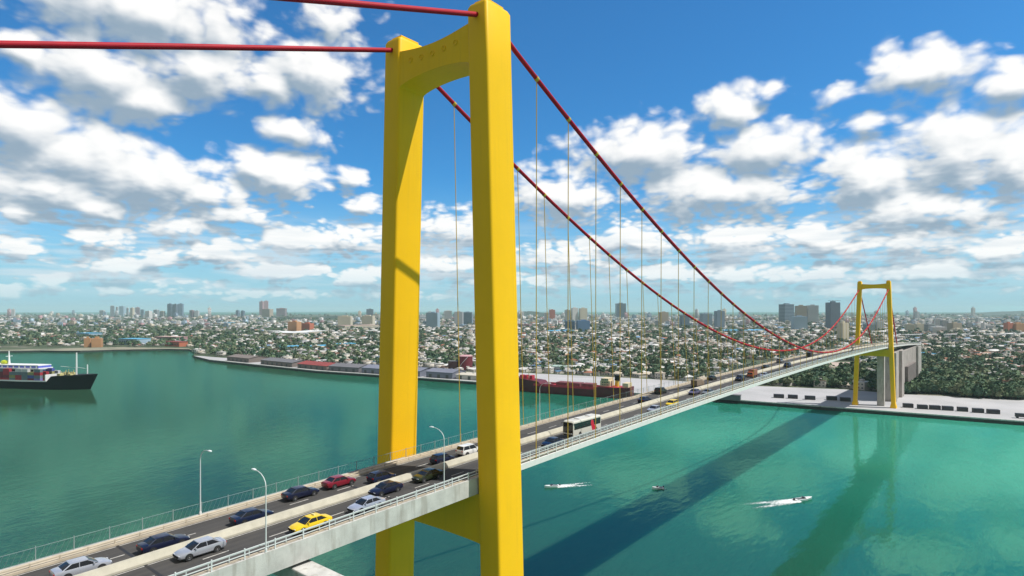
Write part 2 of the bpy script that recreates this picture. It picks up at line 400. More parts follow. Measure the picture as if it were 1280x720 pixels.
# ------------------------------------------------------------------ land
LZ = 2.5
coast_px = [(-900, 455), (-300, 446), (0, 441), (50, 440), (100, 440.5), (140, 439), (205, 438), (236, 438.3), (244, 441), (242, 447), (262, 452), (318, 458), (396, 466.3), (471, 471.5),
            (525, 475.5), (592, 480.5), (651, 485.3), (905, 503), (1280, 532), (1900, 580)]
coast = [P(x, y, 0) for x, y in coast_px]
far = [PD(640 + 750 * k, 9300, 0) for k in (1.9, 1.2, .6, .1, -.35, -.62, -.80, -.95, -1.6)]
inland = [PD(3200, 330, 0)] + far + [PD(-1500, 2500, 0)]
def poly_sheet(name, pts, z, m, zlow=None, mwall=None):
    bm = bmesh.new(); top = [bm.verts.new((p[0], p[1], z)) for p in pts]; bm.faces.new(top)
    if zlow is not None:
        low = [bm.verts.new((p[0], p[1], zlow)) for p in pts]; n = len(pts)
        for i in range(n):
            f = bm.faces.new((top[i], top[(i + 1) % n], low[(i + 1) % n], low[i])); f.material_index = 1
    bmesh.ops.recalc_face_normals(bm, faces=bm.faces)
    bmesh.ops.triangulate(bm, faces=[f for f in bm.faces if len(f.verts) > 4])
    me = bpy.data.meshes.new(name); bm.to_mesh(me); bm.free()
    me.materials.append(m); me.materials.append(mwall or m)
    o = bpy.data.objects.new(name, me); COL.objects.link(o); return o
def ground_material():
    m = bpy.data.materials.new('suburb_ground'); m.use_nodes = True; nt = m.node_tree; b = nt.nodes['Principled BSDF']
    geo = nt.nodes.new('ShaderNodeNewGeometry')
    t = nt.nodes.new('ShaderNodeTexNoise'); t.inputs['Scale'].default_value = .012; t.inputs['Detail'].default_value = 8; t.inputs['Roughness'].default_value = .7
    nt.links.new(geo.outputs['Position'], t.inputs['Vector'])
    cr = nt.nodes.new('ShaderNodeValToRGB'); nt.links.new(t.outputs['Fac'], cr.inputs[0])
    e = cr.color_ramp.elements; e[0].position = .35; e[0].color = (.035, .055, .025, 1); e[1].position = .72; e[1].color = (.26, .24, .20, 1)
    k = cr.color_ramp.elements.new(.52); k.color = (.06, .08, .035, 1); k = cr.color_ramp.elements.new(.60); k.color = (.13, .13, .09, 1)
    nt.links.new(cr.outputs[0], b.inputs['Base Color']); b.inputs['Roughness'].default_value = .95
    return m
tag(poly_sheet('ground', coast + inland, LZ, ground_material(), -1.5, QUAYW), kind='structure')
apron_in = [(250, 445), (320, 450.5), (470, 460), (592, 465.5), (652, 466), (815, 474), (857, 477), (945, 482.5), (1060, 487), (1121, 492.5), (1280, 500), (1900, 530)]
tag(poly_sheet('quay_apron', [P(x, y, LZ) for x, y in apron_in] + [P(x, y - .0, 0) for x, y in reversed(coast_px[9:])], LZ + .05, APRON), kind='structure')
kl = MB()
for a, b in zip(coast[10:-1], coast[11:]):
    d = (b - a).normalized(); n = Vector((-d.y, d.x, 0))
    if (n.dot(Vector((-ST, CT, 0)))) < 0: n = -n
    kl.add([(a + n * -.3).to_tuple()[:2] + (LZ - .5,), (b + n * -.3).to_tuple()[:2] + (LZ - .5,), (b + n * 1.2).to_tuple()[:2] + (LZ - .5,), (a + n * 1.2).to_tuple()[:2] + (LZ - .5,),
            (a + n * -.3).to_tuple()[:2] + (LZ + .25,), (b + n * -.3).to_tuple()[:2] + (LZ + .25,), (b + n * 1.2).to_tuple()[:2] + (LZ + .25,), (a + n * 1.2).to_tuple()[:2] + (LZ + .25,)],
           [(0, 3, 2, 1), (4, 5, 6, 7), (0, 1, 5, 4), (1, 2, 6, 5), (2, 3, 7, 6), (3, 0, 4, 7)])
tag(kl.build('quay_kerb', CONC), kind='structure')
shore = [(-300, 446), (0, 441), (50, 440), (100, 440.5), (140, 439), (205, 438), (236, 438.3), (244, 441)]
top = [(236, 435.6), (205, 434.6), (140, 434), (100, 435), (60, 436), (0, 437.5), (-300, 441)]
tag(poly_sheet('shore', [P(x, y, 0) for x, y in shore] + [P(x, y, LZ) for x, y in top], LZ + .06, SAND), kind='structure')
tag(poly_sheet('bare_ground', [P(x, y, LZ) for x, y in [(935, 462), (1000, 459), (1074, 458), (1074, 453), (1035, 452.5), (960, 455)]], LZ + .08, mat('bare_earth', (.50, .40, .34), .95, var=.3, scale=.03)), kind='structure')
# low wooded ridges near the horizon
GREENH = mat('wooded_ridge', (.035, .06, .035), .95, var=.5, scale=.004)
def ridge(px0, px1, D, hgt, seed):
    r = random.Random(seed); n = 60; mb = MB(); v = []
    for i in range(n + 1):
        u = i / n; px = px0 + (px1 - px0) * u
        hh = hgt * (sin(pi * u) ** .6) * (.75 + .25 * sin(u * 9 + seed) + .10 * r.random())
        v.append((PD(px, D, LZ - 1), PD(px, D + 250, LZ + hh), PD(px, D + 700, LZ - 1)))
    for i in range(n): mb.add([*v[i], *v[i + 1]], [(0, 1, 4, 3), (1, 2, 5, 4)])
    return mb
mb = MB()
for args in [(325, 470, 4300, 26, 1), (600, 700, 6500, 55, 2), (1080, 1420, 5200, 20, 3), (1150, 1500, 9000, 60, 4)]:
    r = ridge(*args); mb.add(r.v, r.f)
tag(mb.build('hills', GREENH, smooth=True), kind='structure')

# ------------------------------------------------------------------ the bridge
BR = empty('suspension_bridge', (-66, 62, 0), 0, 'long suspension bridge with yellow towers, red cables and a four lane deck over the bay', 'bridge')
def bparent(o, p=None):                    # keep world placement while parenting to the bridge
    if p is None: o.parent = BR; o.matrix_parent_inverse = Matrix.Translation(BR.location).inverted()
    else: o.parent = p
    return o
def zd(y): return 43.2 + 2.3 * (1 - ((y - 265) / 203) ** 2)
def strip(mb, prof, y0, y1, step=8.0, mi=0):
    n = max(1, int(math.ceil((y1 - y0) / step))); rings = []
    for i in range(n + 1):
        y = y0 + (y1 - y0) * i / n; z = zd(y); rings.append([(x, y, z + dz) for x, dz in prof])
    return mb.loft(rings, mi)
YA, YB = -150.0, 682.0
T1, T2 = 65.6, 468.0                      # tower planes (middle of the legs)
XL, XR = -74.6, -57.5                     # deck edges
# deck : structural slab and girders
deck = bparent(strip(MB(), [(XL + .3, -1.0), (XL + .3, -.25), (XR - .3, -.25), (XR - .3, -1.0), (XR - 2.5, -1.9), (XL + 2.5, -1.9)], YA, YB).build('deck', DARKST))
strip(MB(), [(XL + .3, -.25), (XR - .3, -.25), (XR - .3, 0), (XL + .3, 0)], YA, YB).build('road_surface', ASPH, deck)
for x0, x1, s in ((XR - .30, XR, 1), (XL, XL + .30, -1)):
    strip(MB(), [(x0, -2.05), (x1, -2.05), (x1, .28), (x0, .28)], YA, T1 - 1.5).build('side_girder', CONC, deck)
    strip(MB(), [(x0, -1.0), (x1, -1.0), (x1, -.12), (x0, -.12)], T1 - 1.5, YB).build('fascia_beam', CONC_W, deck)
strip(MB(), [(XL + .3, .003), (-72.7, .003), (-72.7, .26), (XL + .3, .26)], YA, YB).build('kerb', CREAM, deck)
strip(MB(), [(-58.5, .003), (XR - .3, .003), (XR - .3, .22), (-58.5, .22)], YA, YB).build('kerb', CREAM, deck)
strip(MB(), [(-66.25, .003), (-65.05, .003), (-65.05, .22), (-65.4, .80), (-65.9, .80), (-66.25, .22)], YA, YB).build('median_barrier', BARR, deck)
mb = MB()
for xc in (-69.45, -61.75):
    y = YA + 2
    while y < YB - 4:
        strip(mb, [(xc - .075, .004), (xc + .075, .004), (xc + .075, .010), (xc - .075, .010)], y, y + 2.6, 3); y += 7.0
for xc in (-72.45, -66.5, -64.8, -58.75):
    strip(mb, [(xc - .06, .004), (xc + .06, .004), (xc + .06, .009), (xc - .06, .009)], YA, YB)
mb.build('lane_marking', PAINT, deck)
y = YA + 9
while y < YB - 6:                          # steel expansion joints across the carriageways
    if y > -20:
        mb = MB()
        for xa, xb in ((-72.7, -66.25), (-65.05, -58.5)): strip(mb, [(xa, .011), (xb, .011), (xb, .016), (xa, .016)], y, y + .28, 3)
        mb.build('expansion_joint', TRIM, deck)
    y += 27.3
# railings
def railing(x, y0, y1, rails, hgt, sp, base, m, diag=False, thick=.035, pw=.055):
    mb = MB()
    for rz in rails: strip(mb, [(x - thick, base + rz - thick), (x + thick, base + rz - thick), (x + thick, base + rz + thick), (x - thick, base + rz + thick)], y0, y1)
    if diag:
        y = y0
        while y < y1:
            z = zd(y) + base; mb.tube([(x, y, z + .05), (x, y + .55, z + hgt * .92)], .010, 3, caps=False); y += .55
    r = mb.build('railing', m, deck)
    pm = MB(); y = y0
    while y < y1:
        z = zd(y) + base; pm.box(x - pw, x + pw, y - pw, y + pw, z, z + hgt); y += sp
    pm = pm.build('railing_post', m, r); pm['kind'] = 'stuff'
    return r
railing(XR - .15, YA, T1 - 2.2, (.95, .5), 1.1, 3.2, .28, WSTEEL)
railing(-58.35, YA, T1 - 2.2, (.62,), .7, 2.0, .22, STEEL, thick=.05)
railing(XR - .15, T1 + 2.6, T2 - 2, (1.45, .95, .45), 1.55, 2.4, -.12, WSTEEL)
railing(-58.35, T1 - 2.0, YB, (.95, .6), 1.0, 2.4, .22, STEEL)
railing(XR - .15, T2 + 2, YB, (1.05, .5), 1.15, 2.4, -.12, WSTEEL)
railing(XL + .15, YA, YB, (1.30, .08), 1.45, 3.2, .26, mat('grey_green_fence', (.26, .33, .33), .6), diag=True, thick=.018, pw=.035)
railing(-72.85, YA, YB, (.30,), .42, 2.4, .26, CREAM, thick=.06)

def leg_ring(xc, yc, z, wx, wy, r=.45, n=4):
    pts = []
    for cx, cy, a0 in ((1, 1, 0), (-1, 1, 90), (-1, -1, 180), (1, -1, 270)):
        for k in range(n + 1):
            a = R(a0 + 90 * k / n); pts.append((xc + cx * (wx / 2 - r) + r * cos(a), yc + cy * (wy / 2 - r) + r * sin(a), z))
    return pts
def tower(yc, tops, spec):
    # spec: list of x centres (left, right) at z_deck ; slope of the lean ; sizes
    xl, xr, lean, wx, wy, ztop, zbase, zl0, zl1, zu0, zu1 = spec
    T = bparent(empty('tower', (0, 0, 0)))
    T.parent = BR; T.matrix_parent_inverse = Matrix.Translation(BR.location).inverted()
    xm = (xl + xr) / 2; z0 = 43.2
    def XC(side, z): return (xl if side < 0 else xr) - side * lean * (z - z0)
    for s in (-1, 1):
        rings = []
        zs = [zbase, zbase + 1.6, zbase + 3.2] + list(np.linspace(zbase + 6, ztop - .5, 14)) + [ztop]
        for i, z in enumerate(zs):
            g = 1.35 if i < 2 else 1.0
            sh = .25 if i == len(zs) - 1 else 0
            rings.append(leg_ring(XC(s, z), yc, z, wx * g - sh * 2, wy * g - sh * 2, min(.45, wx * .13)))
        leg = MB().loft(rings).build('leg', YEL, T, smooth=50)
        # cable saddle housing on top
        MB().box(XC(s, ztop) - wx * .3, XC(s, ztop) + wx * .3, yc - wy * .33, yc + wy * .33, ztop, ztop + wx * .16).build('saddle', YEL, leg)
    def beam(name, za, zb, sag_t, sag_b, ydep, top_cave=0):
        n = 24; rings = []
        for i in range(n + 1):
            u = i / n; zz_t = zb - sag_t * sin(pi * u) ; zz_b = za + sag_b * (1 - (2 * u - 1) ** 2) ** .5 if sag_b > 0 else za
            zm_ = (zz_t + zz_b) / 2; x = (XC(-1, zm_) + wx * .35) * (1 - u) + (XC(1, zm_) - wx * .35) * u
            rings.append([(x, yc - ydep / 2, zz_b), (x, yc + ydep / 2, zz_b), (x, yc + ydep / 2, zz_t), (x, yc - ydep / 2, zz_t)])
        return MB().loft(rings).build(name, YEL, T, smooth=30)
    ub = beam('top_beam', zu0, zu1, (zu1 - zu0) * .13, (zu1 - zu0) * .22, wy * .93)
    lb = beam('lower_beam', zl0, zl1, 0, (zl1 - zl0) * .06, wy * .85)
    if tops:
        yf = yc - wy * .93 / 2
        for k in range(5):
            u = .17 + .165 * k; z = (zu0 + zu1) / 2 + 1.3 - .6 * sin(pi * u); x = (XC(-1, z) + wx * .5) * (1 - u) + (XC(1, z) - wx * .5) * u
            rr = [[(x + rad * cos(2 * pi * j / 20), yf + dy, z + rad * sin(2 * pi * j / 20)) for j in range(20)] for rad, dy in ((.42, .02), (.42, -.12), (.30, -.12), (.28, -.02))]
            MB().loft(rr).build('porthole', YEL, ub, smooth=30)
    return XC
XN = tower(T1, True, (-78.1, -55.55, .031, 3.75, 5.6, 111.0, -2.0, 33.9, 41.0, 102.4, 108.6))
XF = tower(T2, False, (-75.75, -56.05, .034, 2.5, 3.6, 86.8, LZ - .2, 36.2, 41.2, 81.2, 85.2))
# main cables
def cable_profile():
    Y = np.array([2.86, 3.3, 3.61, 4.39, 5.127, 5.87, 6.54, 8.29, 10.43, 13.2, 15.0, 16.2, 17.5, 19.5]) * H
    Z = np.array([1.71, 1.50, 1.353, 1.03, .716, .436, .2, -.24, -.64, -.755, -.60, -.36, -.03, .60]) * H + CZ
    wts = np.array([4, 1, 1, 1, 1, 1, 1, 1, 1.5, 2, 1, 1, 1, 5.0])
    x = (Y - 268) / 200
    return np.polynomial.Polynomial.fit(x, Z, 6, w=wts, domain=[-1, 1], window=[-1, 1])
CP = cable_profile()
def cz(y): return float(CP((y - 268) / 200))
for s in (-1, 1):
    def cx(y):
        xa, xb = XN(s, 108), XF(s, 81.5)
        if y < T1: return xa
        if y > T2: return xb
        return xa + (xb - xa) * (y - T1) / (T2 - T1)
    pts = []
    ya, za = T1, CZ + 1.80 * H
    for y in (-150, -80, -20, 30): pts.append((cx(y), y, za + (y - ya) * .335 + ((y - ya) / 100) ** 2 * .6))
    pts.append((cx(T1), T1, (za + cz(T1)) / 2))
    for y in np.arange(T1 + 6, T2 - 2, 6.0): pts.append((cx(y), y, cz(y)))
    zb = cz(T2); pts.append((cx(T2), T2, zb))
    for u in (.33, .66, 1.0): pts.append((cx(T2) + (-.6 * s * u), T2 + 47 * u, zb + (zd(515) - .3 - zb) * u))
    cab = bparent(MB().tube(pts, .36, 10).build('main_cable', RED, smooth=True))
    xdeck = (XL + .15) if s < 0 else (XR - .15)
    y = 77.0
    while y < T2 - 8:
        zt = cz(y); zb_ = zd(y) + (.3 if s < 0 else -.1); x = cx(y)
        if zt - zb_ > .8:
            MB().tube([(x, y, zt - .2), (xdeck + (.0 if s > 0 else 0), y, zb_)], .075, 5).build('hanger', YEL2, cab)
        sl_ = (cz(y + .5) - cz(y - .5))
        d = Vector((0, 1, sl_)).normalized()
        MB().tube([Vector((x, y, zt)) - d * .28, Vector((x, y, zt)) + d * .28], .42, 10).build('clamp', YEL2, cab, smooth=True)
        y += 9.1
# side-span pier with its long cap beam
pc = bparent(MB().box(XL + .2, XR + 8.0, 34.3, 36.8, 38.4, 40.1).build('pier_cap', CONC)); bevel(pc, .15)
for x in (-73.0, -52.5): MB().box(x - 1.1, x + 1.1, 34.5, 36.6, -2, 38.398).build('pier_column', CONC, pc)
# concrete pylon behind the far tower and the anchorage
z = zd(475)
bparent(MB().box(-64.9, -60.7, 473, 477, LZ - .5, z - 1.9).build('concrete_pier', GREYC))
an = bparent(MB().box(-66, -58.2, 500, 552, LZ - .5, 37.2).build('anchorage_block', BLKC))
MB().box(-58.2, -56.8, 500, 506, LZ - .5, 37.1).build('pilaster', GREYC, an)
MB().box(-58.2, -56.4, 528, 541, LZ - .5, 37.1).build('pilaster', BLKC, an)
MB().box(-66.2, -57.9, 552.003, 650, LZ - .5, 35.6).build('side_wall', BLKC, an)
MB().box(-57.9, -55.8, 560, 618, LZ - .5, 23).build('plant_room', mat('brown_grey_concrete', (.20, .17, .16), .9, var=.3, scale=.2), an)
MB().box(-57.9, -56.2, 641, 649.9, LZ - .5, 35.5).build('pilaster', GREYC, an)
MB().box(-66.5, -56.6, 655, 672, LZ - .5, 34.5).build('end_pier', GREYC, an)

# ------------------------------------------------------------------ street lamps on the deck
def lamp_template():
    r = empty('street_lamp', (0, 0, 0))
    MB().tube([(0, 0, 0), (0, 0, .35), (0, 0, .36), (0, 0, 6.6)], [.13, .13, .075, .05], 10).build('pole', WSTEEL, r, smooth=True)
    a = [(0, 0, 6.6)] + [(1.9 * (1 - cos(R(t))), 0, 6.6 + 1.35 * sin(R(t))) for t in (20, 40, 60, 80, 90)] + [(2.1, 0, 7.97)]
    MB().tube(a, [.05, .05, .045, .04, .04, .04, .04], 8).build('arm', WSTEEL, r, smooth=True)
    h = MB(); rings = []
    for x, w, t in ((2.0, .06, .05), (2.15, .15, .09), (2.6, .17, .10), (2.85, .08, .05)):
        rings.append([(x, -w, 7.95), (x, w, 7.95), (x, w * .8, 7.95 + t), (x, -w * .8, 7.95 + t)])
    h = h.loft(rings).build('lamp_head', mat('pale_lamp_housing', (.78, .80, .80), .4), r); return r
lt = lamp_template(); first = True
for x, y, rz, lab in [(-57.65, 31.4, pi, 'white street lamp on the right edge of the deck beside the yellow taxi'),
                      (-57.65, 56.5, pi, 'white street lamp on the deck edge just in front of the near tower'),
                      (-74.3, 32.2, 0, 'thin street lamp on the far railing with its arm over the water to the right'),
                      (-74.3, 100.5, 0, 'small street lamp on the far kerb just behind the near tower')]:
    o = lt if first else copy_tree(lt); first = False
    o.location = (x, y, zd(y) + .27); o.rotation_euler = (0, 0, rz); tag(o, lab, 'street lamp', 'street lamps along the bridge deck')

# ------------------------------------------------------------------ vehicles
def paint(name, col, rough=.28, metal=.0): return mat(name, col, rough, metal=metal, coat=.25)
def wheel(parent, x, y, r=.32, w=.22):
    sx = 1 if x > 0 else -1; rings = []
    for dx, rr in ((-w / 2, r * .86), (-w / 2 + .03, r), (w / 2 - .03, r), (w / 2, r * .86), (w / 2, r * .6)):
        rings.append([(x + sx * dx, y + rr * cos(2 * pi * k / 18), r + rr * sin(2 * pi * k / 18)) for k in range(18)])
    wh = MB().loft(rings).build('wheel', TYRE, parent, smooth=35)
    m = MB(); xo = x + sx * (w / 2 + .004)
    m.loft([[(xo + sx * d, y + rr * cos(2 * pi * k / 18), r + rr * sin(2 * pi * k / 18)) for k in range(18)] for d, rr in ((-.03, r * .62), (.004, r * .60), (-.015, r * .5), (.0, .05))])
    m.build('rim', RIM, wh)
def car(kind, pm, loc, rz, label, group='cars driving across the bridge', cat='car', taxi=False):
    root = empty('car' if not taxi else 'taxi', loc, rz, label, cat, group)
    if kind == 'sedan':
        L_, w, st = 4.7, .91, [(-2.36, .74, .40, .74, .80), (-2.28, .84, .30, .90, .97), (-1.95, .89, .23, .96, 1.03), (-1.5, .905, .2, .96, 1.03), (-.7, .91, .19, .95, .99), (.4, .91, .19, .93, .96),
                           (1.05, .905, .19, .89, .95), (1.8, .88, .2, .77, .85), (2.2, .82, .25, .64, .71), (2.36, .68, .34, .52, .56)]
        gb, gt, zr = (-1.78, 1.12), (-.98, .28), 1.43
    elif kind == 'hatch':
        L_, w, st = 4.1, .88, [(-2.05, .72, .42, .85, .92), (-1.98, .82, .30, .98, 1.02), (-1.5, .875, .2, .99, 1.03), (-.6, .88, .19, .97, 1.0), (.4, .88, .19, .94, .97), (1.0, .87, .19, .9, .96),
                           (1.6, .85, .2, .79, .87), (1.92, .78, .25, .66, .73), (2.05, .64, .34, .55, .6)]
        gb, gt, zr = (-1.93, 1.12), (-1.45, .3), 1.48
    else:
        L_, w, st = 4.6, .94, [(-2.3, .80, .45, .95, 1.02), (-2.22, .89, .36, 1.10, 1.14), (-1.5, .93, .28, 1.12, 1.16), (-.6, .94, .27, 1.10, 1.14), (.4, .94, .27, 1.08, 1.12), (1.1, .93, .27, 1.05, 1.12),
                           (1.8, .91, .28, .97, 1.06), (2.15, .86, .34, .82, .90), (2.3, .72, .42, .66, .72)]
        gb, gt, zr = (-2.18, 1.2), (-1.85, .45), 1.76
    rings = []
    for y, ww, zb, zs, zt in st:
        half = [(ww * .82, zb), (ww * .97, zb + .12), (ww, zb + .26), (ww * .985, zs - .10), (ww * .93, zs), (ww * .62, zt - .01)]
        rings.append([(x, y, z) for x, z in half] + [(-x, y, z) for x, z in reversed(half)])
    body = MB().loft(rings).build('body', pm, root, smooth=32)
    zbt = st[4][3] - .03
    # glasshouse
    wb, wt = w * .90, w * .70
    g = MB(); rr = []
    for u in (0, .35, .7, 1.0):
        y0 = gb[0] + (gt[0] - gb[0]) * u; y1 = gb[1] + (gt[1] - gb[1]) * u; ww = wb + (wt - wb) * (u ** 1.3); z = zbt + (zr - .06 - zbt) * (1 - (1 - u) ** 1.15)
        rr.append([(-ww, y0, z), (-ww * .7, y0 - .06, z), (ww * .7, y0 - .06, z), (ww, y0, z), (ww, y1, z), (ww * .7, y1 + .08, z), (-ww * .7, y1 + .08, z), (-ww, y1, z)])
    g.loft(rr).build('window', GLASS, root, smooth=30)
    # roof with pillars
    rf = MB(); rr = []
    for z, k in ((zr - .075, 1.03), (zr - .02, 1.0), (zr, .86)):
        ym = (gt[0] + gt[1]) / 2; hy = (gt[1] - gt[0]) / 2 + .05
        ww = wt * k; hy *= k
        rr.append([(-ww, ym - hy, z), (-ww * .7, ym - hy - .06, z), (ww * .7, ym - hy - .06, z), (ww, ym - hy, z), (ww, ym + hy, z), (ww * .7, ym + hy + .06, z), (-ww * .7, ym + hy + .06, z), (-ww, ym + hy, z)])
    rf.loft(rr)
    for sx in (-1, 1):
        for yb, yt, r_ in ((gb[0], gt[0], .06), (gb[1], gt[1], .035), ((gb[0] + gb[1]) / 2 - .05, (gt[0] + gt[1]) / 2, .04)):
            rf.tube([(sx * (wb + .005), yb, zbt - .02), (sx * (wt + .015), yt, zr - .05)], r_, 5)
    rf.build('roof', pm, root, smooth=35)
    for sx in (-1, 1):
        for yw in (-L_ * .285, L_ * .30):
            rad = .32 if kind != 'suv' else .37
            a = MB().loft([[(sx * (w + d), yw + (rad + .07) * cos(2 * pi * k / 18), rad + (rad + .07) * sin(2 * pi * k / 18)) for k in range(18)] for d in (-.12, .006)])
            a.build('wheel_arch', TRIM, root); wheel(root, sx * (w - .09), yw, rad)
        MB().box(sx * w * .56 - .17, sx * w * .56 + .17, L_ / 2 - .20, L_ / 2 - .045, st[-2][3] - .13, st[-2][3] + .0).build('headlight', HEADL, root)
        MB().box(sx * w * .70 - .14, sx * w * .70 + .14, -L_ / 2 - .012, -L_ / 2 + .09, st[1][3] - .22, st[1][3] - .06).build('tail_light', TAILL, root)
        MB().box(sx * (w + .01) - .08, sx * (w + .01) + .08, gb[1] - .42, gb[1] - .28, zbt + .02, zbt + .14).build('mirror', pm, root)
    MB().box(-w * .5, w * .5, L_ / 2 - .03, L_ / 2 + .012, .33, .47).build('grille', TRIM, root)
    MB().box(-w * .8, w * .8, -L_ / 2 - .008, -L_ / 2 + .05, .40, .50).build('bumper', TRIM, root)
    if taxi:
        MB().box(-.28, .28, -.42, -.26, zr - .01, zr + .16).build('roof_sign', mat('roof_sign_cream', (.75, .68, .35), .4), root)
    return root
SILV = paint('silver_car_paint', (.50, .52, .58), .25, .45); SILV2 = paint('blue_silver_car_paint', (.46, .50, .62), .25, .4)
NAVY = paint('navy_car_paint', (.006, .009, .034)); DBLU = paint('dark_blue_car_paint', (.006, .013, .045))
DREDP = paint('wine_red_car_paint', (.20, .008, .022)); TAXI = paint('taxi_yellow_paint', (.80, .56, .015))
BLKP = paint('black_green_car_paint', (.02, .028, .012)); WHT = paint('white_car_paint', (.75, .75, .74)); PURP = paint('violet_grey_car_paint', (.12, .11, .19))
BRWN = paint('brown_car_paint', (.16, .09, .05)); GRYP = paint('grey_car_paint', (.20, .21, .23))
LANES = {'lo': -71.0, 'li': -67.95, 'ri': -63.3, 'ro': -60.25}
def put(px, lane, kind, pm, label, **k):
    x = LANES[lane]; y = YX(px, x); head = 0 if lane[0] == 'l' else pi
    dz = (zd(y + 1) - zd(y - 1)) / 2
    o = car(kind, pm, (x, y, zd(y) + .004), head, label, **k); return o
put(102, 'li', 'sedan', SILV, 'silver sedan half hidden by the median, closest to the lower left corner')
put(205, 'li', 'sedan', NAVY, 'navy sedan just ahead of the nearest silver sedan, left carriageway')
put(250, 'ri', 'sedan', SILV, 'silver sedan coming towards the viewer on the right carriageway, ahead of the taxi')
put(315, 'li', 'sedan', DBLU, 'long dark blue sedan driving away beside the median, left of the street lamp head')
put(376, 'lo', 'sedan', NAVY, 'dark blue sedan in the outer lane right behind the wine red car')
put(424, 'lo', 'sedan', DREDP, 'wine red sedan by the far kerb, just before the tower shadow')
put(388, 'ro', 'sedan', TAXI, 'yellow taxi with a roof sign driving beside the right railing', group=None, cat='taxi', taxi=True)
put(458, 'ro', 'sedan', SILV2, 'blue silver coupe in the outer right lane, behind the yellow taxi')
put(482, 'ri', 'sedan', NAVY, 'dark navy sedan beside the median, just behind the blue silver coupe')
put(477, 'li', 'hatch', DBLU, 'small dark hatchback beside the median end, at the edge of the tower shadow')
put(534, 'ri', 'sedan', BLKP, 'black green sedan in the shade of the near tower, right carriageway')
put(553, 'li', 'hatch', NAVY, 'navy hatchback driving away behind the white sport utility car')
put(586, 'li', 'suv', WHT, 'white sport utility car partly hidden by the near tower leg')
put(690, 'ro', 'sedan', DBLU, 'small dark blue car just in front of the bus')
put(818, 'ro', 'sedan', SILV, 'pale silver car on the right carriageway, first one behind the bus')
put(840, 'ro', 'hatch', TAXI, 'small yellow car on the main span, behind the pale silver car')
put(868, 'ri', 'sedan', PURP, 'violet grey car by the median, left of the grey car')
put(885, 'ro', 'sedan', GRYP, 'grey car by the right railing in the middle of the main span')
put(806, 'li', 'sedan', NAVY, 'dark car beside the median, across from the pale silver car')
put(826, 'lo', 'suv', BLKP, 'black van by the far kerb of the main span, first one past the bus')
put(890, 'lo', 'sedan', BLKP, 'black car by the far kerb in the middle of the main span')
put(925, 'ri', 'suv', NAVY, 'dark blue van just in front of the orange truck')
put(957, 'li', 'sedan', BLKP, 'small black car on the left carriageway near the orange truck')
put(955, 'ro', 'sedan', SILV, 'small silver car behind the orange truck')
put(975, 'lo', 'suv', GRYP, 'distant grey van by the far kerb below the cable sag')
put(984, 'ri', 'suv', NAVY, 'distant navy van beside the median below the cable sag')
put(1024, 'ro', 'sedan', GRYP, 'distant grey car below the lowest point of the near cable')
put(1046, 'li', 'sedan', WHT, 'distant white car on the left carriageway before the far tower')
# coach
def bus(px, x):
    y = YX(px, x); r = empty('bus', (x, y, zd(y) + .004), pi, 'white coach with dark wrap windows and a slanted red stripe on the main span', 'bus')
    r.scale = (.93, .90, .93); L2, w = 5.4, 1.27; WB = mat('white_bus_paint', (.60, .58, .52), .4)
    def ring(yy, ww, z0, z1, c): return [(-ww, yy, z0), (ww, yy, z0), (ww, yy, z1 - c), (ww - c, yy, z1), (-ww + c, yy, z1), (-ww, yy, z1 - c)]
    MB().loft([ring(-L2, w * .96, .38, 3.2, .25), ring(-L2 + .12, w, .32, 3.3, .22), ring(L2 - .25, w, .32, 3.3, .22), ring(L2, w * .95, .40, 3.1, .3)]).build('body', WB, r, smooth=30)
    m = MB()
    for sx in (-1, 1): m.box(sx * w - .012, sx * w + .012, -L2 + .3, L2 - .3, 1.6, 2.85)
    m.build('window', GLASS, r)
    m = MB()
    for sx in (-1, 1):
        for k in range(6): yy = -L2 + 1.9 + k * 1.45; m.box(sx * w - .016, sx * w + .016, yy - .03, yy + .03, 1.6, 2.85)
    m.build('window_pillar', TRIM, r)
    MB().box(-w * .88, w * .88, L2 - .05, L2 + .02, .95, 3.0).build('windscreen', GLASS, r)
    MB().box(-w * .85, w * .85, L2 - .02, L2 + .03, .42, .72).build('bumper', TRIM, r)
    MB().box(-w * .8, w * .8, -L2 - .015, -L2 + .05, 1.9, 2.7).build('rear_window', GLASS, r)
    for sx in (-1, 1):
        RP = mat('red_bus_mark', (.55, .01, .04), .4)
        pr = [(-3.3, .35), (-1.9, .35), (-1.2, 2.1), (-1.3, 2.75), (-2.1, 2.75), (-2.6, 1.6), (-3.4, 1.3)]
        ring0 = [(sx * (w + .014), a, b) for a, b in pr]; ring1 = [(sx * (w + .020), a, b) for a, b in pr]
        MB().loft([ring0, ring1]).build('red_stripe', RP, r)
        MB().box(sx * .85 - .2, sx * .85 + .2, L2 - .02, L2 + .035, .8, 1.0).build('headlight', HEADL, r)
        MB().box(sx * 1.0 - .12, sx * 1.0 + .12, -L2 - .02, -L2 + .03, .7, 1.2).build('tail_light', TAILL, r)
        MB().tube([(sx * w, L2 - .2, 2.9), (sx * (w + .25), L2 + .15, 2.8), (sx * (w + .25), L2 + .15, 2.35)], .05, 5).build('mirror', TRIM, r)
        for yy in (-3.3, 2.9):
            MB().loft([[(sx * (w + d), yy + .56 * cos(2 * pi * k / 18), .48 + .56 * sin(2 * pi * k / 18)) for k in range(18)] for d in (-.1, .007)]).build('wheel_arch', TRIM, r)
            wheel(r, sx * (w - .12), yy, .48, .3)
    m = MB()
    for yy in (-2.6, 1.6): m.box(-.6, .6, yy - .7, yy + .7, 3.29, 3.46)
    m.build('roof_unit', mat('roof_unit_grey', (.6, .6, .6), .6), r)
bus(728, -61.2)
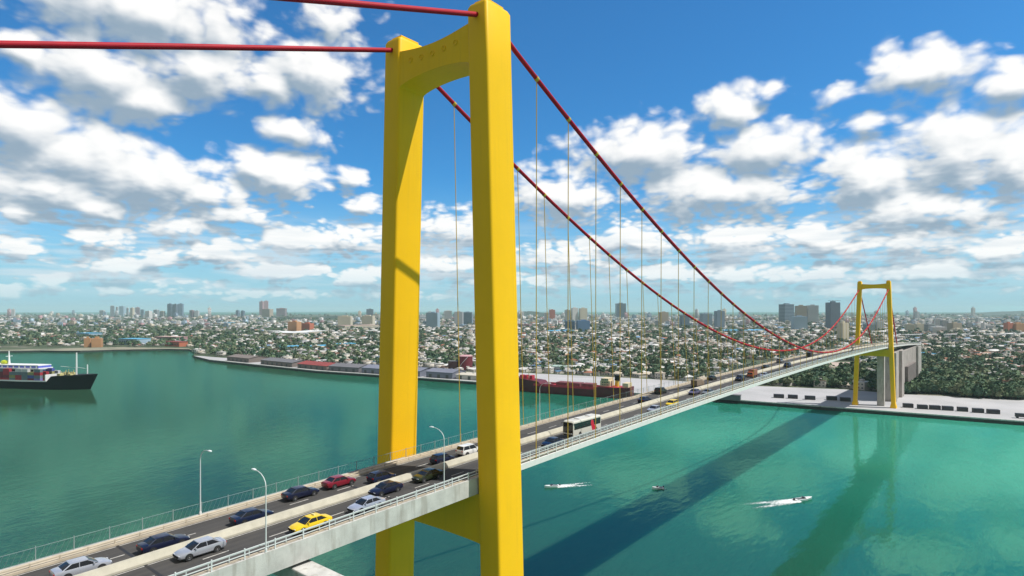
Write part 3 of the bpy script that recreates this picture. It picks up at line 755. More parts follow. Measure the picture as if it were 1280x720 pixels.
def truck(px, lane, cabm, boxm, label, boxh=2.6, Lb=5.2):
    x = LANES[lane]; y = YX(px, x); r = empty('truck', (x, y, zd(y) + .004), 0 if lane[0] == 'l' else pi, label, 'truck', 'trucks on the main span'); r.scale = (.85, .68, .70)
    MB().box(-1.1, 1.1, -Lb + 1.2, 1.2, .95, .95 + boxh).build('cargo_box', boxm, r)
    MB().box(-.45, .45, -Lb + 1.2, 3.0, .55, .95).build('chassis', TRIM, r)
    ring = lambda z, a, b, w: [(-w, a, z), (w, a, z), (w, b, z), (-w, b, z)]
    MB().loft([ring(.5, 1.4, 3.2, 1.05), ring(1.5, 1.4, 3.25, 1.08), ring(2.4, 1.45, 2.85, 1.0), ring(2.55, 1.6, 2.6, .9)]).build('cab', cabm, r)
    MB().loft([ring(1.55, 3.0, 3.265, .95), ring(2.35, 2.6, 2.89, .88)]).build('windscreen', GLASS, r)
    for sx in (-1, 1):
        for yy in (-Lb + 2.2, 2.4): wheel(r, sx * .95, yy, .42, .28)
truck(940, 'ri', mat('orange_truck_paint', (.45, .12, .05), .4), mat('rust_orange_box', (.30, .13, .085), .6), 'orange brown box truck beside the median in the middle of the span')
truck(873, 'li', mat('tan_truck_paint', (.22, .16, .11), .5), mat('tan_tarpaulin', (.22, .17, .125), .8), 'tan truck under tarpaulin on the left carriageway past the yellow car', boxh=2.2, Lb=6)
truck(1013, 'li', mat('black_truck_paint', (.02, .02, .02), .5), mat('black_box_panel', (.03, .03, .035), .6), 'black box truck far off on the left carriageway', Lb=7)

# ------------------------------------------------------------------ ships
def hull(mb, st, mi=0):
    # st: x, half beam at deck, half beam at waterline, deck height, keel
    rings = []
    for x, bd, bw, zt, sk in st:
        half = [(0, -3.0), (bw * .8, -2.6), (bw, .0), ((bw + bd) / 2, zt * .45), (bd, zt)]
        rings.append([(x + sk * z, y, z) for y, z in half] + [(x + sk * z, -y, z) for y, z in reversed(half[1:])])
    return mb.loft(rings, mi)
SHIPS = {}
A_ = P(113, 486.5); B_ = P(0, 483.2); hd = (A_ - B_).normalized(); rz = atan2(hd.y, hd.x)
ship = empty('container_ship', (A_ - hd * 60)[:], rz, 'black container ship with a long blue and white upper deck, anchored at the left edge', 'ship')
m = MB(); hull(m, [(-64, 7, 5, 8, 0), (-60, 9, 8, 7.6, 0), (-35, 10, 9.8, 6.6, 0), (0, 10, 9.8, 6.3, 0), (26, 10, 9.6, 6.6, 0)])
m.build('hull', BLACKP, ship, smooth=35)
m = MB(); hull(m, [(26, 10, 9.6, 6.6, 0), (31, 10, 9.2, 11.4, 0), (40, 9.4, 7.6, 11.8, .05), (50, 7.2, 4.2, 12.4, .2), (56, 4.4, 1.6, 12.8, .35), (60, 1.0, .2, 13.2, .50)])
m.build('bow_section', BLACKP, ship, smooth=35)
MB().box(-60, 30, -9.4, 9.4, 6.5, 6.62).build('main_deck', mat('grey_green_deck', (.35, .37, .35), .8), ship)
m = MB()
for sy in (-1, 1): m.box(-58, 26, sy * 9.8 - .08, sy * 9.8 + .08, 6.3, 7.5)
m.build('bulwark', WHITEP, ship)
m = MB(); m.box(-58, -40, -8, 8, 6.6, 16.5); m.build('deck_house', WHITEP, ship)
up = MB().box(-58, 14.5, -6.6, 6.6, 16.505, 17.7).box(-57, 13.5, -6.1, 6.1, 19.4, 20.1).build('upper_deck', WHITEP, ship)
MB().box(-57, 13.5, -6.0, 6.0, 17.71, 19.395).build('wheelhouse_band', BLUEP, up)
m = MB()
for k in range(12): m.box(-55 + k * 6, -53.6 + k * 6, -6.1, 6.1, 17.72, 19.38)
m.build('window_post', WHITEP, up)
m = MB()
for x in (-36, 10):
    for y in (-5.9, 5.9): m.box(x - .7, x + .7, y - .6, y + .6, 6.6, 16.5)
m.build('column', WHITEP, ship)
MB().tube([(-24, 0, 20), (-24.3, 0, 31.5)], [.9, .35], 8).tube([(-24, -3, 27), (-24, 3, 27)], .2, 6).build('mast', WHITEP, ship)
MB().tube([(46, 0, 12), (46, 0, 31)], [.75, .5], 8).tube([(46, 0, 18), (30, 0, 19)], .18, 6).tube([(46, 0, 18.5), (56, 0, 17.5)], .15, 6).build('mast', WHITEP, ship)
MB().tube([(57, 0, 13), (57, 0, 21)], .45, 8).build('bow_mast', WHITEP, ship)
bmd = bmesh.new(); bmesh.ops.create_uvsphere(bmd, u_segments=16, v_segments=10, radius=2.2); me = bpy.data.meshes.new('radar_dome'); bmd.to_mesh(me); bmd.free()
me.materials.append(mat('dome_yellow_green', (.55, .60, .02), .5)); o = bpy.data.objects.new('radar_dome', me); COL.objects.link(o); o.parent = ship; o.location = (-29, 0, 21.6); o.scale = (1.6, 1, .9)
me2 = me.copy(); me2.materials.clear(); me2.materials.append(WHITEP); o = bpy.data.objects.new('radar_dome', me2); COL.objects.link(o); o.parent = ship; o.location = (-40, 0, 21.2); o.scale = (.7, .7, .7)
m = MB()
for x, y, a, b, c in ((29, 5, 3, 3, 2.5), (34, -4, 3, 4, 2.2), (38, 4, 4, 2, 2.8), (43, -3, 3, 3, 2), (36, 1, 2, 2, 3.5)):
    m.box(x - a / 2, x + a / 2, y - b / 2, y + b / 2, 11.2, 12.0 + c * .6); m.tube([(x, y, 12), (x + 1, y, 12.8 + c)], .3, 6)
m.build('deck_winch', mat('pale_yellow_gear', (.62, .55, .25), .6), ship)
m = MB().box(23.6, 24.3, -9, 9, 6.63, 12.5).build('break_wall', WHITEP, ship)
# containers on board
CC = {'red': (.42, .03, .05), 'maroon': (.20, .02, .04), 'blue': (.08, .10, .38), 'slate grey': (.16, .20, .24), 'white': (.6, .6, .62), 'violet': (.22, .18, .45), 'olive': (.32, .30, .12)}
def container_mesh(nm, m_, L=6.06, w=2.44, h=2.59):
    mb = MB(); n = int(L / .30); rings = []
    prof = []
    for i in range(n * 2 + 1):
        prof.append((-L / 2 + L * i / (n * 2), w / 2 - (.05 if (i // 1) % 2 else 0)))
    poly = prof + [(x, -y) for x, y in reversed(prof)]
    mb.prism([(x, y) for x, y in reversed(poly)], .12, h - .1)
    mb.box(-L / 2 - .01, L / 2 + .01, -w / 2 - .01, w / 2 + .01, 0, .118).box(-L / 2 - .01, L / 2 + .01, -w / 2 - .01, w / 2 + .01, h - .098, h)
    for sx in (-1, 1):
        for sy in (-1, 1): mb.box(sx * L / 2 - .07, sx * L / 2 + .07, sy * w / 2 - .07, sy * w / 2 + .07, .12, h - .1)
    return mb.mesh(nm, m_)
CM = {k: container_mesh('shipping_container', mat(k.replace(' ', '_') + '_container', v, .6, var=.2, scale=.5)) for k, v in CC.items()}
shipM = Matrix.Translation((A_ - hd * 60)) @ Matrix.Rotation(rz, 4, 'Z')
pal = ['red', 'maroon', 'blue', 'slate grey', 'slate grey', 'white', 'violet', 'olive']
rc = random.Random(5)
for b in range(9):
    x = -35 + b * 6.4
    for t in range(3 + (b % 3 != 1)):
        for r_ in range(4):
            if t == 3 and r_ % 2: continue
            zone = ['red', 'maroon', 'red', 'slate grey'] if b < 4 else pal
            k = rc.choice(zone); o = bpy.data.objects.new('shipping_container', CM[k]); COL.objects.link(o)
            o.matrix_world = shipM @ Matrix.Translation((x, (-8.2, -2.6, 2.6, 8.2)[r_], 6.63 + t * 2.6))
            tr_ = ['bottom', 'second', 'third', 'top'][t]; en = 'aft' if b < 3 else 'middle' if b < 6 else 'forward'
            tag(o, f'{k} container, {tr_} tier of the {en} stacks on the black ship', 'container', f'{k} containers, {tr_} tier, {en} stacks')
# red bulk carrier at the quay
A2 = P(657, 485.3); B2 = P(780, 500.5)
dq = (P(905, 503) - P(651, 485.3)).normalized(); mid = (A2 + B2) / 2
ra = atan2(-dq.y, -dq.x)
rs = empty('cargo_ship', mid[:], ra, 'dark red cargo ship with a cream deck house moored at the quay behind the hangers', 'ship')
LL = (B2 - A2).length / 2
m = MB(); hull(m, [(-LL, 5.5, 4, 8.6, 0), (-LL + 5, 7, 6, 8.2, 0), (-LL + 26, 7.6, 7.3, 7.8, 0), (-LL + 27, 7.6, 7.3, 6.0, 0), (0, 7.6, 7.3, 5.8, 0), (LL - 27, 7.5, 7, 6.4, 0), (LL - 24, 7.4, 6.6, 9.2, 0), (LL - 15, 6.9, 5, 10.0, .05), (LL - 8, 5.2, 2.6, 10.8, .2), (LL - 2, 2.4, .7, 11.6, .35), (LL + .5, .6, .1, 12.0, .4)])
m.build('hull', REDHULL, rs, smooth=35)
m = MB(); m.box(-LL + 27, LL - 22, -7.0, 7.0, 5.9, 6.25); m.build('main_deck', REDDECK, rs)
m = MB()
for sy in (-1, 1): m.box(-LL + 27, LL - 20, sy * 7.5 - .14, sy * 7.5 + .14, 5.7, 7.5)
m.build('bulwark', REDDECK, rs)
MB().box(-LL + 2, -LL + 25, -6.2, 6.2, 7.9, 8.3).build('aft_deck', REDDECK, rs)
m = MB()
for k in range(3): m.box(-LL + 30 + k * 11, -LL + 39.5 + k * 11, -4.6, 4.6, 6.25, 9.4)
m.build('cargo_hatch', RUST, rs)
cr_ = mat('cream_deck_house', (.62, .52, .34), .6)
m = MB(); m.box(-LL + 16, -LL + 24, -4.6, 4.6, 8.3, 12.6).box(-LL + 17, -LL + 23, -5.6, 5.6, 12.603, 14.6); dh = m.build('deck_house', cr_, rs)
m = MB()
for zz in (9.2, 11.0, 13.2):
    for k in range(4): m.box(-LL + 17.4 + k * 1.4, -LL + 18.2 + k * 1.4, -5.65 if zz > 13 else -4.65, 5.65 if zz > 13 else 4.65, zz, zz + .8)
m.build('window', GLASS, dh)
MB().box(-LL + 1.5, -LL + 6, -5, 5, 8.3, 11.6).build('stern_house', cr_, rs)
fu = MB().tube([(-LL + 12, 0, 8.3), (-LL + 11.7, 0, 14.5)], [1.7, 1.5], 14).build('funnel', mat('yellow_funnel', (.70, .52, .04), .5), rs)
MB().tube([(-LL + 11.8, 0, 13.0), (-LL + 11.6, 0, 17.0)], [2.0, 1.9], 14).build('funnel_cap', BLACKP, fu)
MB().tube([(LL - 12, 0, 8), (LL - 12, 0, 17)], [.4, .25], 8).build('mast', cr_, rs)
m = MB()
for x in (LL - 15, LL - 10, LL - 6): m.box(x - 1.3, x + 1.3, -2.5, 2.5, 9, 13.2)
m.build('windlass', REDDECK, rs)

# ------------------------------------------------------------------ speed boats and wakes
def foam_mat():
    m = bpy.data.materials.new('sea_foam'); m.use_nodes = True; nt = m.node_tree; b = nt.nodes['Principled BSDF']
    b.inputs['Base Color'].default_value = (.85, .88, .88, 1); b.inputs['Roughness'].default_value = .9
    uv = nt.nodes.new('ShaderNodeAttribute'); uv.attribute_name = 'fade'
    geo = nt.nodes.new('ShaderNodeNewGeometry')
    t = nt.nodes.new('ShaderNodeTexNoise'); t.inputs['Scale'].default_value = 1.6; t.inputs['Detail'].default_value = 7; t.inputs['Roughness'].default_value = .65
    nt.links.new(geo.outputs['Position'], t.inputs['Vector'])
    a = nt.nodes.new('ShaderNodeMath'); a.operation = 'SUBTRACT'; nt.links.new(uv.outputs['Fac'], a.inputs[0]); sc2 = nt.nodes.new('ShaderNodeMath'); sc2.operation = 'MULTIPLY'; sc2.inputs[1].default_value = 1.45; nt.links.new(t.outputs['Fac'], sc2.inputs[0]); nt.links.new(sc2.outputs[0], a.inputs[1])
    mr = nt.nodes.new('ShaderNodeMapRange'); mr.inputs[1].default_value = -.10; mr.inputs[2].default_value = .34; nt.links.new(a.outputs[0], mr.inputs[0])
    nt.links.new(mr.outputs[0], b.inputs['Alpha']); return m
FOAM = foam_mat()
def wake(loc, ang, L, w0, w1, label):
    n, k = 40, 9; vs = []; fs = []; fd = []
    for i in range(n + 1):
        u = i / n; w = w0 + (w1 - w0) * u
        for j in range(k + 1):
            s = 2 * j / k - 1; vs.append((-u * L, s * w, .03 + .22 * max(0, 1 - u * 2.2) * (1 - s * s)))
            edge = abs(s) ** 2
            f = (1.45 - 1.15 * u ** .7) * (1 - edge * .6) * (1.0 if u < .45 else .75 + .55 * (abs(abs(s) - .55) < .22)) ; fd.append(f * (0 if abs(s) == 1 else 1))
    for i in range(n):
        for j in range(k): a = i * (k + 1) + j; fs.append((a, a + 1, a + k + 2, a + k + 1))
    me = bpy.data.meshes.new('boat_wake'); me.from_pydata(vs, [], fs); at = me.attributes.new('fade', 'FLOAT', 'POINT'); at.data.foreach_set('value', fd); me.materials.append(FOAM)
    o = bpy.data.objects.new('boat_wake', me); COL.objects.link(o); o.location = loc; o.rotation_euler = (0, 0, ang); tag(o, label, kind='stuff'); return o
def boat(p0, p1, L, label, wl):
    a = P(*p0); b = P(*p1); d = (a - b).normalized(); ang = atan2(d.y, d.x)
    r = empty('speed_boat', (a.x, a.y, 0), ang, label, 'boat')
    w = L * .16; m = MB(); hull_ = []
    for x, bd, bw, zt in ((-.5, 1, .85, .55), (-.2, 1, .85, .6), (.15, .9, .7, .7), (.38, .5, .3, .85), (.5, .05, .02, .95)):
        hull_.append([(x * L, 0, -.2), (x * L, bw * w, 0), (x * L, bd * w, zt), (x * L, 0, zt + .02), (x * L, -bd * w, zt), (x * L, -bw * w, 0)])
    m.loft(hull_).build('hull', WHITEP, r, smooth=40)
    MB().box(-.38 * L, .0, -w * .7, w * .7, .5, .66).build('cockpit', mat('cockpit_grey', (.12, .13, .14), .6), r)
    MB().loft([[(.02 * L, -w * .7, .7), (.02 * L, w * .7, .7), (.14 * L, w * .4, .7), (.14 * L, -w * .4, .7)], [(-.03 * L, -w * .6, 1.15), (-.03 * L, w * .6, 1.15), (.04 * L, w * .35, 1.15), (.04 * L, -w * .35, 1.15)]]).build('windscreen', GLASS, r)
    MB().box(-.56 * L, -.49 * L, -.25, .25, .1, 1.0).build('outboard_motor', TRIM, r)
    wake((a - d * L * .30)[:], ang, wl, w * 2.0, w * 3.4 + wl * .09, 'white foam trailing behind a speed boat'); return r
boat((1004, 625), (900, 637), 7.5, 'white speed boat throwing up broad foam in the open water right of the deck shadow', 27)
boat((690, 609), (745, 604), 6.0, 'small white speed boat heading left beside the tower leg', 19)
boat((822, 611), (836, 610), 4.5, 'tiny white boat crossing the shadow of the deck', 2.5)

# ------------------------------------------------------------------ harbour buildings
WALLP = mat('pale_warehouse_wall', (.55, .52, .47), .85, var=.2, scale=.1)
RG = mat('grey_sheet_roof', (.17, .165, .18), .8, var=.2, scale=.05); RB = mat('brown_sheet_roof', (.20, .165, .15), .8, var=.2, scale=.05)
RR = mat('red_sheet_roof', (.30, .055, .05), .8, var=.2, scale=.05); RBL = mat('slate_blue_roof', (.20, .21, .27), .8, var=.2, scale=.05)
DOORM = mat('door_dark_green', (.07, .08, .08), .7)
def at_quay(px, off):
    for (x0, y0), (x1, y1) in zip(coast_px[8:], coast_px[9:]):
        if x0 <= px <= x1 and x1 > x0:
            u = (px - x0) / (x1 - x0); p = P(px, y0 + (y1 - y0) * u, 0); a, b = P(x0, y0), P(x1, y1)
            d = (b - a).normalized(); n = Vector((-d.y, d.x, 0))
            if n.dot(Vector((-ST, CT, 0))) < 0: n = -n
            return p + n * off, d, n
def warehouse(x0, x1, off, dep, hgt, rise, roofm, label, wallm=WALLP):
    a, d, n = at_quay(x0, off); b, _, _ = at_quay(x1, off); d = (b - a).normalized(); n = Vector((-d.y, d.x, 0)); L = (b - a).length
    if n.dot(Vector((-ST, CT, 0))) < 0: n = -n
    r = empty('warehouse', ((a.x + b.x) / 2, (a.y + b.y) / 2, LZ), atan2(d.y, d.x), label, 'warehouse', None)
    s = 1 if (Matrix.Rotation(atan2(d.y, d.x), 3, 'Z') @ Vector((0, 1, 0))).dot(n) > 0 else -1
    wv = MB(); wv.loft([[(x, 0, 0), (x, s * dep, 0), (x, s * dep, hgt), (x, s * dep / 2, hgt + rise), (x, 0, hgt)] for x in (-L / 2, L / 2)])
    wv.build('wall', wallm, r)
    rf = MB(); e = .5
    for y0, y1, z0, z1 in ((-e, dep / 2, hgt - rise * e * 2 / dep, hgt + rise), (dep + e, dep / 2, hgt - rise * e * 2 / dep, hgt + rise)):
        rf.loft([[(x, s * y0, z0 + .03), (x, s * y1, z1 + .03), (x, s * y1, z1 + .3), (x, s * y0, z0 + .3)] for x in (-L / 2 - .6, L / 2 + .6)])
    rr = rf.build('roof', roofm, r)
    m = MB(); k = -L / 2 + 4
    while k < L / 2 - 4: m.box(k - .9, k + .9, s * (dep / 2) - .6, s * (dep / 2) + .6, hgt + rise + .1, hgt + rise + .9); k += 9
    m.build('roof_vent', wallm, rr)
    m = MB(); k = -L / 2 + 5
    while k < L / 2 - 5: m.box(k - 1.6, k + 1.6, (-.06) if s > 0 else -.0, (.0) if s > 0 else .06, 0, 3.4); k += 10
    m.build('door', DOORM, r)
    return r
warehouse(277, 304, 7, 26, 5.2, 2.2, RB, 'short brown roofed warehouse, the first from the tip of the quay', RB)
warehouse(320, 359, 6, 26, 5.0, 2.2, RG, 'grey roofed quay warehouse between the brown shed and the red roof', RB)
warehouse(366, 403, 6, 24, 4.6, 2.6, RR, 'red roofed warehouse on the quay left of the near tower', RB)
warehouse(406, 443, 6, 24, 5.0, 2.4, RG, 'long grey warehouse just right of the red roofed one', RG)
warehouse(447, 520, 6, 24, 5.4, 2.4, RBL, 'slate grey warehouse running behind the left tower leg', RBL)
warehouse(527, 560, 7, 22, 5.6, 2.4, RBL, 'violet grey warehouse seen between the two tower legs', RBL)
warehouse(563, 606, 9, 20, 4.2, .8, mat('cream_flat_roof', (.55, .50, .42), .8), 'low cream shed with dark bays seen between the tower legs')
# red storage tank and dark red block
p = P(582, 462.5, LZ)
tk = empty('storage_tank', p[:], 0, 'round dark red storage tank between the two legs of the near tower', 'storage tank')
TK = mat('tank_dark_red', (.16, .015, .025), .7, var=.2, scale=.1)
MB().tube([(0, 0, 0), (0, 0, 15)], 7.6, 32).build('shell', TK, tk, smooth=35)
MB().loft([[(r_ * cos(2 * pi * k / 32), r_ * sin(2 * pi * k / 32), z) for k in range(32)] for r_, z in ((7.9, 15.0), (7.9, 15.4), (4, 16.3), (.4, 16.7))]).build('roof', mat('tank_roof_pink', (.55, .30, .32), .6), tk, smooth=35)
MB().tube([(7.7 * cos(4 + t * .12), 7.7 * sin(4 + t * .12), t) for t in range(0, 16)], .2, 5).build('stair_rail', WSTEEL, tk)
p = P(567, 462.5, LZ)
o = empty('silo_block', p[:], .5, 'dark brown industrial block beside the red storage tank', 'industrial building')
MB().box(-5, 5, -4, 4, 0, 9.5).build('wall', mat('dark_brown_block', (.09, .035, .035), .8), o); MB().box(-5.2, 5.2, -4.2, 4.2, 9.503, 10).build('roof', RG, o)
# storage blocks on the apron
DKC = mat('charcoal_container', (.045, .045, .055), .6, var=.3, scale=.6)
DCM = container_mesh('shipping_container', DKC, 9.0, 3.4, 2.7)
rows = [((966, 981), 497.2), ((984, 998), 498.0), ((1005, 1020), 499.3), ((1032, 1047), 499.8), ((1049, 1064), 501.4)]
rows2 = [((1128, 1142), 509.3), ((1146, 1160), 511.0), ((1161, 1176), 511.8), ((1177, 1192), 512.8), ((1196, 1210), 514.0), ((1215, 1230), 515.7), ((1233, 1250), 517.0)]
for (x0, x1), y in rows + rows2:
    a, b = P(x0, y - (x1 - x0) * .015, LZ), P(x1, y + (x1 - x0) * .035, LZ); d = b - a
    o = bpy.data.objects.new('shipping_container', DCM); COL.objects.link(o); o.location = ((a + b) / 2)[:2] + (LZ + .05,); o.rotation_euler = (0, 0, atan2(d.y, d.x)); o.scale = ((b - a).length / 9.0 * .86, 1.0, 1.0)
    left = x0 < 1100
    tag(o, 'dark container in the row on the apron left of the far tower' if left else 'dark container in the row on the apron right of the far tower', 'container', 'dark containers left of the far tower' if left else 'dark containers right of the far tower')
p = P(913, 499.5, LZ); o = empty('quay_hut', p[:], atan2(dq.y, dq.x), 'dark flat roofed hut at the quay edge under the bridge deck', 'hut')
MB().box(-8, 7, -2.5, 2.5, 0, 3.6).build('wall', mat('hut_grey', (.13, .14, .15), .8), o); MB().box(-8.3, 7.3, -2.8, 2.8, 3.603, 3.9).build('roof', RG, o)
p = P(1277, 523, LZ); o = empty('parked_truck', p[:], .2, 'dark parked vehicle at the right edge of the apron', 'truck')
MB().box(-3, 2, -1.2, 1.2, .9, 3.0).build('cargo_box', DKC, o); MB().box(2.1, 4, -1.15, 1.15, .6, 2.7).build('cab', GRYP, o)
for x in (-2, 3):
    for y in (-1, 1): MB().tube([(x, y - .15, .5), (x, y + .15, .5)], .5, 12).build('wheel', TYRE, o)

# ------------------------------------------------------------------ high-rise buildings on the skyline
def facade(nm, col, rough=.7): return mat('facade_' + nm, col, rough, var=.12, scale=.02)
FC = {'white': facade('white', (.68, .67, .66)), 'cream': facade('cream', (.62, .56, .44)), 'pale grey': facade('pale_grey', (.48, .50, .52)), 'blue grey': facade('blue_grey', (.20, .27, .36), .4),
      'dark slate': facade('dark_slate', (.13, .16, .21), .35), 'pink': facade('pink', (.46, .27, .29)), 'orange': facade('orange', (.55, .30, .15)), 'red orange': facade('red_orange', (.52, .16, .09)),
      'pale blue': facade('pale_blue', (.34, .46, .56), .4), 'tan': facade('tan', (.42, .35, .27)), 'steel blue': facade('steel_blue', (.12, .22, .38), .4)}
WIN = mat('tower_window_glass', (.07, .10, .14), .2)
def tower_block(px0, px1, ytop, ybase, colr, style='grid', label=None, parts=True, cat='apartment tower', group=None, rot=None, deprel=.7):
    D = 750 * (CZ - LZ) / (ybase - 388.0); w = (px1 - px0) / 750 * D * .92; h = CZ + (388 - ytop) * D / 750 - LZ
    p = PD((px0 + px1) / 2, D, LZ); d = w * deprel
    rz = TH + (rot if rot is not None else random.uniform(-.35, .35)); kk = abs(cos(rz - TH)) + deprel * abs(sin(rz - TH)); w /= kk; d /= kk
    nf = max(3, min(40, int(h / 3.4))); fh = h / nf; nb = max(3, int(w / 5.5)); nbd = max(2, int(d / 5.5))
    core = MB(); ins = min(.6, w * .03); core.box(-w / 2 + ins, w / 2 - ins, -d / 2 + ins, d / 2 - ins, 0, h - .4)
    wl = MB()
    if style in ('grid', 'bands'):
        step = 1 if nf < 26 else 2
        for k in range(0, nf + 1, step): z = min(k * fh, h - fh * .45); wl.box(-w / 2, w / 2, -d / 2, d / 2, z, z + fh * (.45 if step == 1 else .9))
    if style in ('grid', 'piers'):
        for i in range(nb + 1):
            x = -w / 2 + w * i / nb; t = w / nb * .2; wl.box(x - t, x + t, -d / 2 - .25, d / 2 + .25, 0, h - .2)
        for i in range(nbd + 1):
            y = -d / 2 + d * i / nbd; t = d / nbd * .2; wl.box(-w / 2 - .26, w / 2 + .26, y - t, y + t, 0, h - .2)
    rf = MB().box(-w / 2 - .3, w / 2 + .3, -d / 2 - .3, d / 2 + .3, h - .1, h + 1.0).box(-w * .18, w * .2, -d * .2, d * .22, h + 1.001, h + 1 + max(3, h * .05))
    r = empty('apartment_tower' if cat == 'apartment tower' else cat.replace(' ', '_'), p[:], rz, label, cat, group)
    core.build('window', WIN, r); wl.build('wall', FC[colr], r); rf.build('roof', FC[colr], r)
    return r, w, d, h
T = tower_block
T(209.5, 215.5, 380, 397, 'blue grey', 'bands', 'leftmost of the three blue grey towers standing together on the left skyline')
T(216.5, 222, 380.5, 397, 'dark slate', 'piers', 'middle of the three blue grey towers standing together on the left skyline')
T(223, 229, 380, 397.5, 'blue grey', 'grid', 'rightmost of the three blue grey towers standing together on the left skyline')
T(237, 243, 388, 397, 'pink', 'bands', 'low pinkish grey tower just right of the three blue grey towers')
T(243.5, 248.5, 388.5, 397, 'pale grey', 'grid', 'low pale grey tower, second one right of the three blue grey towers')
T(125, 131, 388, 395.5, 'white', 'bands', 'white block at the left end of the far left skyline cluster')
for i, (a, b, t, bs, c) in enumerate([(138, 143, 382.5, 396, 'pale grey'), (145, 148, 384, 396, 'white'), (150, 156, 383, 395.5, 'pale blue'), (158, 161, 385, 396, 'white'), (163, 168, 385, 397, 'cream'), (169, 175, 384.5, 396, 'pink'), (176, 180, 387, 397, 'pale blue'), (182, 190, 389, 399, 'white'), (192, 199, 387.5, 398, 'pale grey'), (200, 206, 389, 397, 'cream')]):
    T(a, b, t, bs, c, random.choice(['bands', 'grid']), f'{c} block in the skyline cluster left of the three blue grey towers' + (', tallest' if i == 0 else ''), group='blocks in the far left skyline cluster')
T(295, 299.5, 388, 397, 'blue grey', 'grid', 'left one of two small blue grey towers left of the pink tower'); T(301, 306, 388.5, 397, 'blue grey', 'bands', 'right one of two small blue grey towers left of the pink tower')
T(324.5, 329.5, 377, 395, 'pink', 'piers', 'tall pink tower, the left of the twin pink towers on the skyline'); T(330, 335.5, 376.5, 395.2, 'pink', 'grid', 'tall pink tower, the right of the twin pink towers on the skyline')
T(328, 341, 386.5, 397, 'tan', 'grid', 'tan block at the foot of the twin pink towers')
T(346, 358, 385.5, 395.5, 'pink', 'bands', 'wide pale pink block right of the twin pink towers')
T(458, 467, 386.5, 398, 'dark slate', 'piers', 'dark tower just left of the left tower leg'); T(453, 468, 395, 408, 'cream', 'piers', 'cream ribbed block in front of the dark tower, left of the tower leg')
T(423, 440, 395.5, 408, 'cream', 'grid', 'cream block above the long white roofs, left of the ribbed one')
T(360.5, 376, 402.5, 417, 'orange', 'piers', 'orange pink block standing before the long white roofs'); T(377, 392, 404.5, 414, 'red orange', 'grid', 'red and white block right of the orange pink block')
T(533, 550, 391, 410, 'pale blue', 'grid', 'pale blue tower between the two legs of the near tower'); T(554.5, 565.5, 388.5, 400, 'white', 'bands', 'white block between the tower legs, behind the pale blue tower')
T(568, 579, 390, 408, 'pale grey', 'grid', 'pale grey block beside the right tower leg'); T(577, 592, 390.5, 407, 'pale blue', 'bands', 'pale blue wide block partly behind the right tower leg')
T(680, 686, 391, 403, 'white', 'bands', 'slim white block with neighbours just right of the near tower'); T(686.5, 694, 387.5, 402, 'red orange', 'grid', 'red and white tower just right of the near tower')
T(705.5, 713, 387.5, 402, 'pale grey', 'grid', 'pale grey block, left of the white towers behind the blue building'); T(714, 722.5, 385, 402, 'white', 'piers', 'tall white tower behind the blue building, left of two'); T(723.5, 734, 385.5, 402, 'cream', 'grid', 'tall cream tower behind the blue building, right of two')
T(705, 720, 401.5, 414, 'steel blue', 'bands', 'left wing of the steel blue building below the white towers'); T(720.5, 737, 401, 414.3, 'steel blue', 'grid', 'right wing of the steel blue building below the white towers')
T(769, 782.5, 379.5, 398, 'dark slate', 'bands', 'dark slate tower standing alone in the middle of the skyline', rot=.1)
T(824, 835, 390.5, 406, 'tan', 'piers', 'tan tower right of the lone dark slate tower'); T(849, 862, 394, 409, 'blue grey', 'bands', 'blue grey block between the hangers in front of the skyline')
T(875, 890, 392, 408, 'pale blue', 'bands', 'pale blue block left of the grey tower by the cable'); T(893.5, 905, 389, 411, 'blue grey', 'grid', 'grey tower crossed by the descending red cable', rot=.1)
T(973.5, 992.5, 380.5, 404, 'blue grey', 'bands', 'wide blue grey tower, leftmost of the tall group left of the far bridge tower', rot=.35)
T(994, 1008, 382.5, 405, 'tan', 'piers', 'tan grey slab tower beside the wide blue grey tower', rot=-.2); T(1008.5, 1022.5, 382, 405, 'pale grey', 'piers', 'pale grey slab tower right of the tan grey slab', rot=-.2)
T(990, 1008, 396, 414.5, 'pale blue', 'grid', 'lower pale blue tower in front of the tall group')
rr_, w_, d_, h_ = T(1033.5, 1048.5, 378.5, 412, 'dark slate', 'piers', 'tall dark slate tower with a crane on top, left of the far bridge tower', rot=.12)
cr2 = empty('tower_crane', (rr_.location.x, rr_.location.y, LZ + h_ + 1), TH, 'construction crane on the roof of the tall dark slate tower', 'crane')
cm_ = mat('crane_grey_blue', (.25, .30, .36), .5)
MB().box(-.8, .8, -.8, .8, 0, 8).build('mast', cm_, cr2); MB().box(-16, 26, -.6, .6, 6.0, 7.2).build('jib', cm_, cr2)
T(1047.5, 1060, 404, 427, 'cream', 'grid', 'cream tower at the foot of the dark slate tower')
